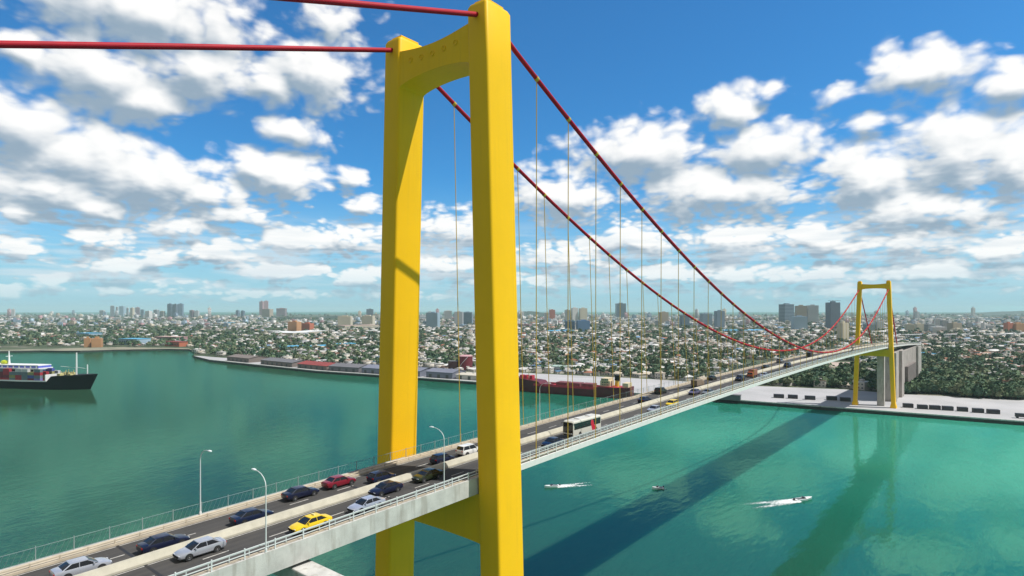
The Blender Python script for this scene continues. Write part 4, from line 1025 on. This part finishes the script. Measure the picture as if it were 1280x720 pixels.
for a, b, t, bs, c, st, lb in [(1132, 1142, 405.5, 414, 'cream', 'piers', 'cream ribbed block behind the far tower on the right'), (1143.5, 1153, 405, 413, 'cream', 'piers', 'second cream ribbed block behind the far tower on the right'),
    (1156, 1167, 405, 414, 'pale grey', 'bands', 'pale grey block left of the tallest white block on the right'), (1168.5, 1175.5, 399, 413, 'white', 'grid', 'tallest white block in the right skyline, left half'), (1176, 1184, 400, 413.5, 'white', 'bands', 'tallest white block in the right skyline, right half'),
    (1164, 1182, 409, 416, 'white', 'grid', 'low white block at the foot of the tallest white block'), (1186, 1200, 404, 414, 'tan', 'grid', 'tan block in the right skyline beside the tallest white block'), (1190, 1203, 411.5, 417, 'cream', 'bands', 'low cream block below the tan block on the right'),
    (1208, 1214, 403, 411, 'pale grey', 'bands', 'slim pale grey tower in the right skyline'), (1227, 1234, 404.5, 414, 'white', 'grid', 'white block left of its stepped neighbour near the right edge'), (1233, 1241, 407, 414.5, 'white', 'bands', 'stepped white block near the right edge, before the red orange one'),
    (1256, 1264.5, 404, 415, 'red orange', 'piers', 'red orange block near the right edge of the skyline'), (1265, 1279, 404.5, 415, 'orange', 'grid', 'orange block at the right edge of the skyline'), (1080, 1092, 405, 413, 'pale blue', 'bands', 'pale blue block between the legs of the far tower'),
    (1094, 1103, 402, 413, 'pale grey', 'grid', 'pale grey block between the legs of the far tower')]:
    T(a, b, t, bs, c, st, lb)
# long low buildings
def long_block(px0, px1, y0, y1, colr, hgt, dep, label, roofm=None):
    a, b = P(px0, y0, LZ), P(px1, y1, LZ); d = b - a; L = d.length
    r = empty('long_building', ((a + b) / 2)[:], atan2(d.y, d.x), label, 'building')
    MB().box(-L / 2, L / 2, 0, dep, 0, hgt).build('wall', FC[colr], r); MB().box(-L / 2 - .5, L / 2 + .5, -.5, dep + .5, hgt + .003, hgt + .7).build('roof', roofm or FC[colr], r)
    m = MB(); k = -L / 2 + 3
    while k < L / 2 - 4: m.box(k, k + 2.6, -.05, 0.02, hgt * .35, hgt * .7); k += 5.2
    m.build('window', WIN, r)
BLR = mat('blue_metal_roof', (.10, .42, .66), .5, var=.1, scale=.03); WHR = mat('white_flat_roof', (.72, .72, .72), .8, var=.1, scale=.03); PKR = mat('pale_pink_roof', (.58, .40, .36), .8, var=.2, scale=.03)
for a in [(334, 366, 417.5, 420.5, 'white', 8, 40, 'long white roofed hall at the left of the white roofs', WHR), (366, 411, 421, 417.5, 'cream', 9, 60, 'long white roofed hall in front of the orange pink block', WHR),
          (431, 474, 412.5, 411.5, 'cream', 14, 60, 'pale pink roofed hall next to the left tower leg', PKR), (351, 385, 437.5, 436.5, 'pale blue', 5, 26, 'long blue roofed building above the quay warehouses', BLR), (386, 421, 437, 435.5, 'pale blue', 5, 26, 'second long blue roofed building above the quay warehouses', BLR),
          (423, 446, 434, 433, 'pale blue', 5, 22, 'short blue roofed building nearest the left tower leg', BLR),
          (267, 286, 406, 406, 'pale blue', 10, 60, 'wide cyan roofed hall on the left inland', BLR), (95, 111, 423, 423.5, 'pale blue', 12, 30, 'blue roofed hall behind the orange blocks on the left shore', BLR), (148, 171, 431, 431.5, 'pale blue', 11, 30, 'blue roofed hall on the left shore', BLR),
          (193, 220, 426, 427, 'pink', 9, 26, 'pink roofed hall on the left shore', PKR), (206, 224, 432.5, 433.5, 'red orange', 8, 16, 'brick red hall nearest the water on the left shore', RR),
          (690, 725, 416.5, 415.5, 'pale blue', 6, 50, 'pale cyan roofed hall below the steel blue building', BLR), (906, 962, 416, 415, 'pale blue', 6, 60, 'long pale cyan roofed hall right of the cable', BLR), (1147, 1170, 448, 448, 'pale blue', 6, 24, 'blue roofed hall just right of the anchorage', BLR),
          (770, 795, 443, 444, 'white', 5, 16, 'long white roofed hall amid the houses behind the bridge', WHR), (1120, 1283, 422.3, 421.0, 'pale grey', 7, 14, 'long pale elevated roadway across the right hand suburbs', WHR),
          (683, 700, 465, 466.5, 'pale grey', 6, 16, 'pale green roofed shed behind the red cargo ship', mat('pale_green_roof', (.35, .45, .40), .7)), (843, 853, 469, 470, 'cream', 7, 9, 'cream house with dark openings behind the deck', WHR)]:
    long_block(*a)
for i, (x0, x1) in enumerate([(106, 113.5), (115.5, 127.5)]): T(x0, x1, 423.5, 434, 'orange', 'grid', ('narrow' if i == 0 else 'wide') + ' orange block on the left shore', cat='apartment tower')
for px, yb, yt, lb in [(919, 449, 430, 'slim white pylon between the houses right of the hangers'), (960, 447, 430, 'second slim white pylon, below the cable sag')]:
    D = 750 * (CZ - LZ) / (yb - 388); h = CZ + (388 - yt) * D / 750 - LZ
    o = MB().tube([(0, 0, 0), (0, 0, h * .8), (0, 0, h * .81), (0, 0, h)], [1.3, 1.0, 1.7, 1.6], 12).build('water_tower', CONC_W); o.location = PD(px, D, LZ); tag(o, lb, 'pylon')

# ------------------------------------------------------------------ houses, blocks and trees of the suburbs
def in_land(px, py):
    if px < 244: return py < 433.5
    c = apron_in
    if px < 250: return py < 444
    for (x0, y0), (x1, y1) in zip(c, c[1:]):
        if x0 <= px <= x1: return py < y0 + (y1 - y0) * (px - x0) / (x1 - x0) - 1.3
    return False
blocked = [(929, 1078, 451, 463), (1107, 1150, 470, 490)]
def free(px, py):
    return not any(a < px < b and c < py < d for a, b, c, d in blocked)
RCOL = {'white': mat('house_roof_white', (.70, .69, .67), .8, var=.2, scale=.05), 'pale grey': mat('house_roof_grey', (.42, .42, .43), .8, var=.2, scale=.05), 'cream': mat('house_roof_cream', (.58, .50, .40), .8, var=.2, scale=.05),
        'terracotta': mat('house_roof_terracotta', (.36, .15, .09), .8, var=.25, scale=.05), 'dark brown': mat('house_roof_brown', (.14, .09, .07), .85, var=.2, scale=.05), 'blue': mat('house_roof_blue', (.15, .28, .45), .7, var=.2, scale=.05)}
HWALL = mat('house_wall', (.66, .62, .56), .85, var=.2, scale=.05); HWIN = mat('house_window', (.05, .06, .07), .4)
def house_mb(style):
    m = MB(); e = .5
    if style == 'gable':
        a, b, h, r = 5, 3.6, 3.0, 1.9
        m.loft([[(x, -b, 0), (x, b, 0), (x, b, h), (x, 0, h + r), (x, -b, h)] for x in (-a, a)], 1)
        for s in (-1, 1): m.loft([[(x, s * (b + e), h - e * r / b + .02), (x, 0, h + r + .02), (x, 0, h + r + .25), (x, s * (b + e), h - e * r / b + .25)] for x in (-a - e, a + e)], 0)
        wins = [(-3, 0), (0, 0), (3, 0)]
    elif style == 'hip':
        a, b, h, r = 5.2, 4.4, 3.0, 1.8
        m.box(-a, a, -b, b, 0, h, 1)
        v = [(-a - e, -b - e, h + .01), (a + e, -b - e, h + .01), (a + e, b + e, h + .01), (-a - e, b + e, h + .01), (-1.6, 0, h + r), (1.6, 0, h + r)]
        m.add(v, [(0, 1, 5, 4), (1, 2, 5), (2, 3, 4, 5), (3, 0, 4), (3, 2, 1, 0)], 0)
        wins = [(-3, 0), (0, 0), (3, 0)]
    elif style == 'flat':
        a, b, h = 4.6, 4.0, 5.6
        m.box(-a, a, -b, b, 0, h, 1).box(-a - .25, a + .25, -b - .25, b + .25, h + .003, h + .5, 0).box(-1.5, 1.2, -1, 1.2, h + .503, h + 2, 1)
        wins = [(-2.8, 0), (0, 0), (2.8, 0), (-2.8, 2.6), (0, 2.6), (2.8, 2.6)]
    else:
        a, b, h, r = 6, 3.4, 2.8, 1.5
        m.loft([[(x, -b, 0), (x, b, 0), (x, b, h), (x, 0, h + r), (x, -b, h)] for x in (-a, a)], 1)
        for s in (-1, 1): m.loft([[(x, s * (b + e), h - e * r / b + .02), (x, 0, h + r + .02), (x, 0, h + r + .25), (x, s * (b + e), h - e * r / b + .25)] for x in (-a - e, a + e)], 0)
        m.box(1.0, 5.2, -b - 3.0, -b - .003, 0, 2.5, 1).box(.7, 5.5, -b - 3.3, -b - .003, 2.503, 2.8, 0)
        wins = [(-4, 0), (-1.5, 0)]
    for x, z in wins:
        for s in (-1, 1): m.box(x - .6, x + .6, s * b - .03, s * b + .03, z + 1.0, z + 2.1, 2)
    return m
STY = ['gable', 'hip', 'flat', 'ell']
HM = {}
for s in STY:
    for c in RCOL: HM[s, c] = house_mb(s).mesh('house', [RCOL[c], HWALL, HWIN])
def tri_template(me):
    bm = bmesh.new(); bm.from_mesh(me); bmesh.ops.triangulate(bm, faces=bm.faces[:]); bm.verts.ensure_lookup_table()
    V = np.array([v.co[:] for v in bm.verts]); F = np.array([[v.index for v in f.verts] for f in bm.faces]); M_ = np.array([f.material_index for f in bm.faces]); bm.free(); return V, F, M_
def scatter(name, templates, tid, loc, rot, scl, matid_of, mats):
    VV, FF, MM = [], [], []; off = 0
    for t, (V, F, M_) in enumerate(templates):
        sel = np.where(tid == t)[0]
        if not len(sel): continue
        c, s = np.cos(rot[sel])[:, None], np.sin(rot[sel])[:, None]
        vx = V[None, :, 0] * scl[sel, 0:1]; vy = V[None, :, 1] * scl[sel, 1:2]; vz = V[None, :, 2] * scl[sel, 2:3]
        X = vx * c - vy * s + loc[sel, 0:1]; Y = vx * s + vy * c + loc[sel, 1:2]; Z = vz + loc[sel, 2:3]
        VV.append(np.stack([X, Y, Z], -1).reshape(-1, 3))
        FF.append((F[None] + (np.arange(len(sel)) * len(V))[:, None, None]).reshape(-1, 3) + off)
        MM.append(matid_of(sel, M_)); off += len(sel) * len(V)
    V = np.concatenate(VV); F = np.concatenate(FF); M_ = np.concatenate(MM)
    me = bpy.data.meshes.new(name); me.vertices.add(len(V)); me.vertices.foreach_set('co', V.ravel())
    me.loops.add(F.size); me.loops.foreach_set('vertex_index', F.ravel().astype(np.int32))
    me.polygons.add(len(F)); me.polygons.foreach_set('loop_start', (np.arange(len(F)) * 3).astype(np.int32)); me.polygons.foreach_set('loop_total', np.full(len(F), 3, np.int32))
    me.polygons.foreach_set('material_index', M_.astype(np.int32)); me.update(calc_edges=True)
    for m in mats: me.materials.append(m)
    o = bpy.data.objects.new(name, me); COL.objects.link(o); return o
# tree crowns
def leafmat(nm, col): return mat('foliage_' + nm, col, .9, col2=tuple(c * .6 for c in col), scale=.5, lo=.35, hi=.62)
LEAF = [leafmat('dark', (.090, .155, .078)), leafmat('mid', (.130, .200, .100)), leafmat('olive', (.185, .220, .120)), leafmat('deep', (.065, .130, .078))]
def crown_template(seed, n=46, simple=False):
    r = np.random.default_rng(seed); V = [(0, 0, 0)]; F = []; k = 0; V = []
    lob = [(r.normal(0, .34), r.normal(0, .34), .75 + r.uniform(-.12, .35), r.uniform(.34, .55)) for _ in range(5)] + [(0, 0, .75, .6)]
    for i in range(n):
        c = lob[i % len(lob)]; th = r.uniform(0, 2 * pi); u = r.uniform(-.55, 1); rad = c[3] * r.uniform(.75, 1.08)
        p = np.array([c[0] + rad * sqrt(max(0, 1 - u * u)) * cos(th), c[1] + rad * sqrt(max(0, 1 - u * u)) * sin(th), c[2] + rad * u * .72])
        nrm = np.array([cos(th) * sqrt(max(0, 1 - u * u)), sin(th) * sqrt(max(0, 1 - u * u)), u]) + r.normal(0, .45, 3); nrm /= np.linalg.norm(nrm)
        a = np.cross(nrm, [0, 0, 1.0]); a /= max(np.linalg.norm(a), 1e-3); b = np.cross(nrm, a); s = r.uniform(.16, .27) * (1.35 if simple else 1)
        j = len(V); ang = r.uniform(0, 6)
        for q in range(5): V.append(p + s * (a * cos(ang + q * 1.2566) * r.uniform(.7, 1.3) + b * sin(ang + q * 1.2566) * r.uniform(.7, 1.3)) + nrm * s * r.uniform(-.25, .25))
        F += [(j, j + 1, j + 2), (j, j + 2, j + 3), (j, j + 3, j + 4)]
    return np.array(V), np.array(F), np.zeros(len(F), int)
CT_ = [crown_template(s, 34, True) for s in range(5)]
# sampling: positions with roughly even cover as seen over the bay, thinning with distance
def sample(n, y0, y1, x0=-260, x1=1540, p=1.0):
    out = []
    while len(out) < n:
        px = random.uniform(x0, x1); u = random.random(); py = y0 + (y1 - y0) * u ** p
        if py > 480 and px > 1280: continue
        if -260 <= px < 0:
            if py > 436: continue
        elif px > 1280:
            if py > 492: continue
        elif not in_land(px, py) or not free(px, py): continue
        out.append((px, py))
    return out
def clump(px, py):                        # 0..1 greenness of the district
    v = P(px, py, LZ); return .5 + .5 * sin(v.x * .011 + 1.3 * sin(v.y * .006)) * sin(v.y * .009 + 1.7 + sin(v.x * .007))
def green_zone(px, py):
    if 930 < px < 1190 and py > 462: return .80
    if px > 1195 and py > 448: return .45
    if px > 1130 and py > 448: return .72
    if 337 < px < 430 and 393 < py < 402: return .97
    if px < 250 and py > 402: return .74
    if 250 < px < 350 and py > 412: return .70
    return .16 + .36 * clump(px, py)
hs = []
for px, py in sample(14500, 396, 490, p=1.0):
    if random.random() < green_zone(px, py): continue
    hs.append((px, py))
hs.sort(key=lambda q: -q[1])
inview = [q for q in hs if 0 <= q[0] <= 1280 and not (470 < q[0] < 525 or 590 < q[0] < 652)]
# keep clear of each other
cell = set(); keep = []
for px, py in hs:
    v = P(px, py, LZ); k = (int(v.x // 9), int(v.y // 9))
    if py > 415 and k in cell: continue
    cell.add(k); keep.append((px, py, v))
hs = keep; ind = []; rest = []
RW = ['white', 'white', 'white', 'pale grey', 'pale grey', 'cream', 'cream', 'terracotta', 'dark brown', 'blue']
for px, py, v in hs:
    D = depth(v); c = random.choice(RW if not (1100 < px and py > 440) else ['white', 'cream', 'terracotta', 'dark brown', 'pale grey', 'terracotta'])
    if c == 'blue' and random.random() < .6: c = 'white'
    s = random.choice(STY); sc = (.78 + .36 * random.random()) * (1 + max(0, D - 700) / 2600)
    item = (v, D, c, s, sc, random.choice([.1, .1 + pi / 2, .7, -.5]) + random.uniform(-.12, .12))
    if len(ind) < 290 and 0 <= px <= 1280 and not (472 < px < 524 or 592 < px < 652): ind.append(item)
    else: rest.append(item)
def district(v):
    px = project(v)[0]
    return 'left of the near tower' if px < 470 else 'between the near tower legs' if px < 592 else 'behind the red cargo ship' if px < 790 else 'behind the middle of the deck' if px < 940 else 'left of the far tower' if px < 1075 else 'around the anchorage' if px < 1155 else 'at the right edge'
for v, D, c, s, sc, rz in ind:
    o = bpy.data.objects.new('house', HM[s, c]); COL.objects.link(o); o.location = v; o.rotation_euler = (0, 0, rz); o.scale = (sc,) * 3
    nm = {'gable': 'gable roofed', 'hip': 'hip roofed', 'flat': 'flat roofed two storey', 'ell': 'porch fronted'}[s]
    tag(o, f'small {nm} house with {c} roof {district(v)}', 'house', f'{nm} houses with {c} roofs {district(v)}')
keys = list(RCOL); tmpl = [tri_template(HM[s, 'white']) for s in STY]
tid = np.array([STY.index(i[3]) for i in rest]); loc = np.array([i[0][:] for i in rest]); rot = np.array([i[5] for i in rest]); scl = np.array([[i[4]] * 3 for i in rest]); rc_ = np.array([keys.index(i[2]) for i in rest])
def mid_house(sel, M_):
    out = np.tile(M_, len(sel)).reshape(len(sel), -1); r0 = rc_[sel][:, None]
    return np.where(out == 0, r0, np.where(out == 1, len(keys), len(keys) + 1)).ravel()
o = scatter('distant_houses', tmpl, tid, loc, rot, scl, mid_house, [RCOL[k] for k in keys] + [HWALL, HWIN]); tag(o, kind='stuff')
# middle-sized blocks further inland
MBK = {}
def mid_block(c, v):
    k = (c, v)
    if k not in MBK:
        w, d, h = [(22, 14, 12), (36, 16, 9), (16, 15, 20), (50, 22, 8)][v]; m = MB(); m.box(-w / 2 + .3, w / 2 - .3, -d / 2 + .3, d / 2 - .3, 0, h - .3, 1)
        z = 0
        while z < h - 1: m.box(-w / 2, w / 2, -d / 2, d / 2, z, z + 1.7, 0); z += 3.1
        m.box(-w / 2 - .2, w / 2 + .2, -d / 2 - .2, d / 2 + .2, h - .2, h + .6, 0).box(-w * .1, w * .12, -d * .2, d * .2, h + .603, h + 3, 0)
        x = -w / 2
        while x <= w / 2: m.box(x - .5, x + .5, -d / 2 - .12, d / 2 + .12, 0, h - .25, 0); x += w / 6
        MBK[k] = m.mesh('apartment_block', [FC[c], WIN])
    return MBK[k]
cols = ['white', 'white', 'white', 'cream', 'pale grey', 'pale grey', 'pink', 'tan', 'pale blue', 'blue grey']
nb_ = 0; far_items = []
for px, py in sample(1500, 393.6, 409, p=.8):
    if green_zone(px, py) > .9: continue
    v = P(px, py, LZ); D = depth(v); c = random.choice(cols); k = random.choice([0, 0, 1, 2, 2, 3]); s = .55 + D / 6500
    if D > 5200: s *= .95
    zsc = s * random.uniform(.6, 1.25)
    if k != 3 and py < 401 and random.random() < .22: zsc *= random.uniform(1.7, 3.0)
    if nb_ < 280 and 0 <= px <= 1280 and py > 394 and random.random() < .45:
        o = bpy.data.objects.new('apartment_block', mid_block(c, k)); COL.objects.link(o); o.location = v; o.rotation_euler = (0, 0, TH + random.uniform(-.6, .6)); o.scale = (s, s, zsc)
        tag(o, f'small {c} {["block", "slab", "tower", "hall"][k]} below the skyline, {district(v)}', 'apartment block', f'{c} {["blocks", "slabs", "small towers", "halls"][k]} {district(v)}'); nb_ += 1
    else: far_items.append((v, c, k, s, zsc))
cl = ['white', 'cream', 'pale grey', 'pink', 'tan', 'pale blue', 'blue grey']
tm2 = [tri_template(mid_block('white', k)) for k in range(4)]; ci = np.array([cl.index(i[1]) for i in far_items])
def mid_far(sel, M_):
    out = np.tile(M_, len(sel)).reshape(len(sel), -1); return np.where(out == 0, ci[sel][:, None], len(cl)).ravel()
o = scatter('distant_buildings', tm2, np.array([i[2] for i in far_items]), np.array([i[0][:] for i in far_items]), TH + rng.uniform(-.6, .6, len(far_items)), np.array([[i[3], i[3], i[4]] for i in far_items]), mid_far, [FC[c] for c in cl] + [WIN])
tag(o, kind='stuff')
# trees
TRUNKM = MB().tube([(0, 0, 0), (.02, .01, .35), (.05, -.02, .8)], [.07, .05, .02], 6).tube([(.02, .01, .35), (.3, .12, .75)], [.04, .015], 5).tube([(.02, .01, .4), (-.25, -.15, .8)], [.04, .015], 5).mesh('trunk', BARK)
CRM = []
for s in range(6):
    V, F, _ = crown_template(100 + s, 230); me = bpy.data.meshes.new('crown'); me.from_pydata([tuple(v) for v in V], [], [tuple(int(i) for i in f) for f in F]); me.materials.append(LEAF[s % 4]); CRM.append(me)
tr = []
for px, py in sample(14000, 393.6, 495, p=.95):
    g = green_zone(px, py)
    if random.random() > .35 + g * .8: continue
    tr.append((px, py))
for _ in range(1500):                      # the wooded strip behind the apron
    px = random.uniform(940, 1215); py = random.uniform(458, 502)
    if in_land(min(px, 1279), py + .6) and free(px, py) : tr.append((px, py))
for _ in range(90): tr.append((random.uniform(1120, 1150), random.uniform(485, 492.5)))
for _ in range(120):
    px = random.uniform(1200, 1280); tr.append((px, 495.5 + (px - 1200) * .045 + random.uniform(-3, 1.0)))
tr.sort(key=lambda q: -q[1]); nt_ = 0; low = []
for px, py in tr:
    v = P(px, py, LZ); D = depth(v); s = random.uniform(3.2, 5.6) * (1 + max(0, D - 700) / 3000)
    if nt_ < 285 and 0 <= px <= 1280 and not (474 < px < 522 or 594 < px < 650) and not (px < 245 and py < 433):
        k = random.randrange(6); r = empty('tree', v[:], random.uniform(0, 6), f'{["dark green", "mid green", "olive green", "deep green"][k % 4]} tree behind the quay, {district(v)}', 'tree', f'{["dark green", "mid green", "olive green", "deep green"][k % 4]} trees {district(v)}')
        r.scale = (s, s, s * random.uniform(.95, 1.3))
        a = bpy.data.objects.new('crown', CRM[k]); COL.objects.link(a); a.parent = r; b = bpy.data.objects.new('trunk', TRUNKM); COL.objects.link(b); b.parent = r; nt_ += 1
    else: low.append((v, s))
sc_ = np.array([[s, s, s * random.uniform(.9, 1.3)] for v, s in low]); lm = rng.integers(0, 4, len(low))
o = scatter('distant_trees', CT_, rng.integers(0, 5, len(low)), np.array([v[:] for v, s in low]), rng.uniform(0, 6, len(low)), sc_, lambda sel, M_: np.repeat(lm[sel], len(M_)), LEAF)
tag(o, kind='stuff')

# ------------------------------------------------------------------ air
hzm = bpy.data.materials.new('haze_air'); hzm.use_nodes = True; nt = hzm.node_tree; nt.nodes.clear()
pv = nt.nodes.new('ShaderNodeVolumePrincipled'); pv.inputs['Color'].default_value = (.70, .94, 1.0, 1); pv.inputs['Density'].default_value = HAZE_D; pv.inputs['Anisotropy'].default_value = 0.0
mo = nt.nodes.new('ShaderNodeOutputMaterial'); nt.links.new(pv.outputs[0], mo.inputs['Volume'])
hb = MB().box(-SEA - 500, SEA + 500, -SEA - 500, SEA + 500, -4, 190).build('haze', hzm); hb['kind'] = 'stuff'
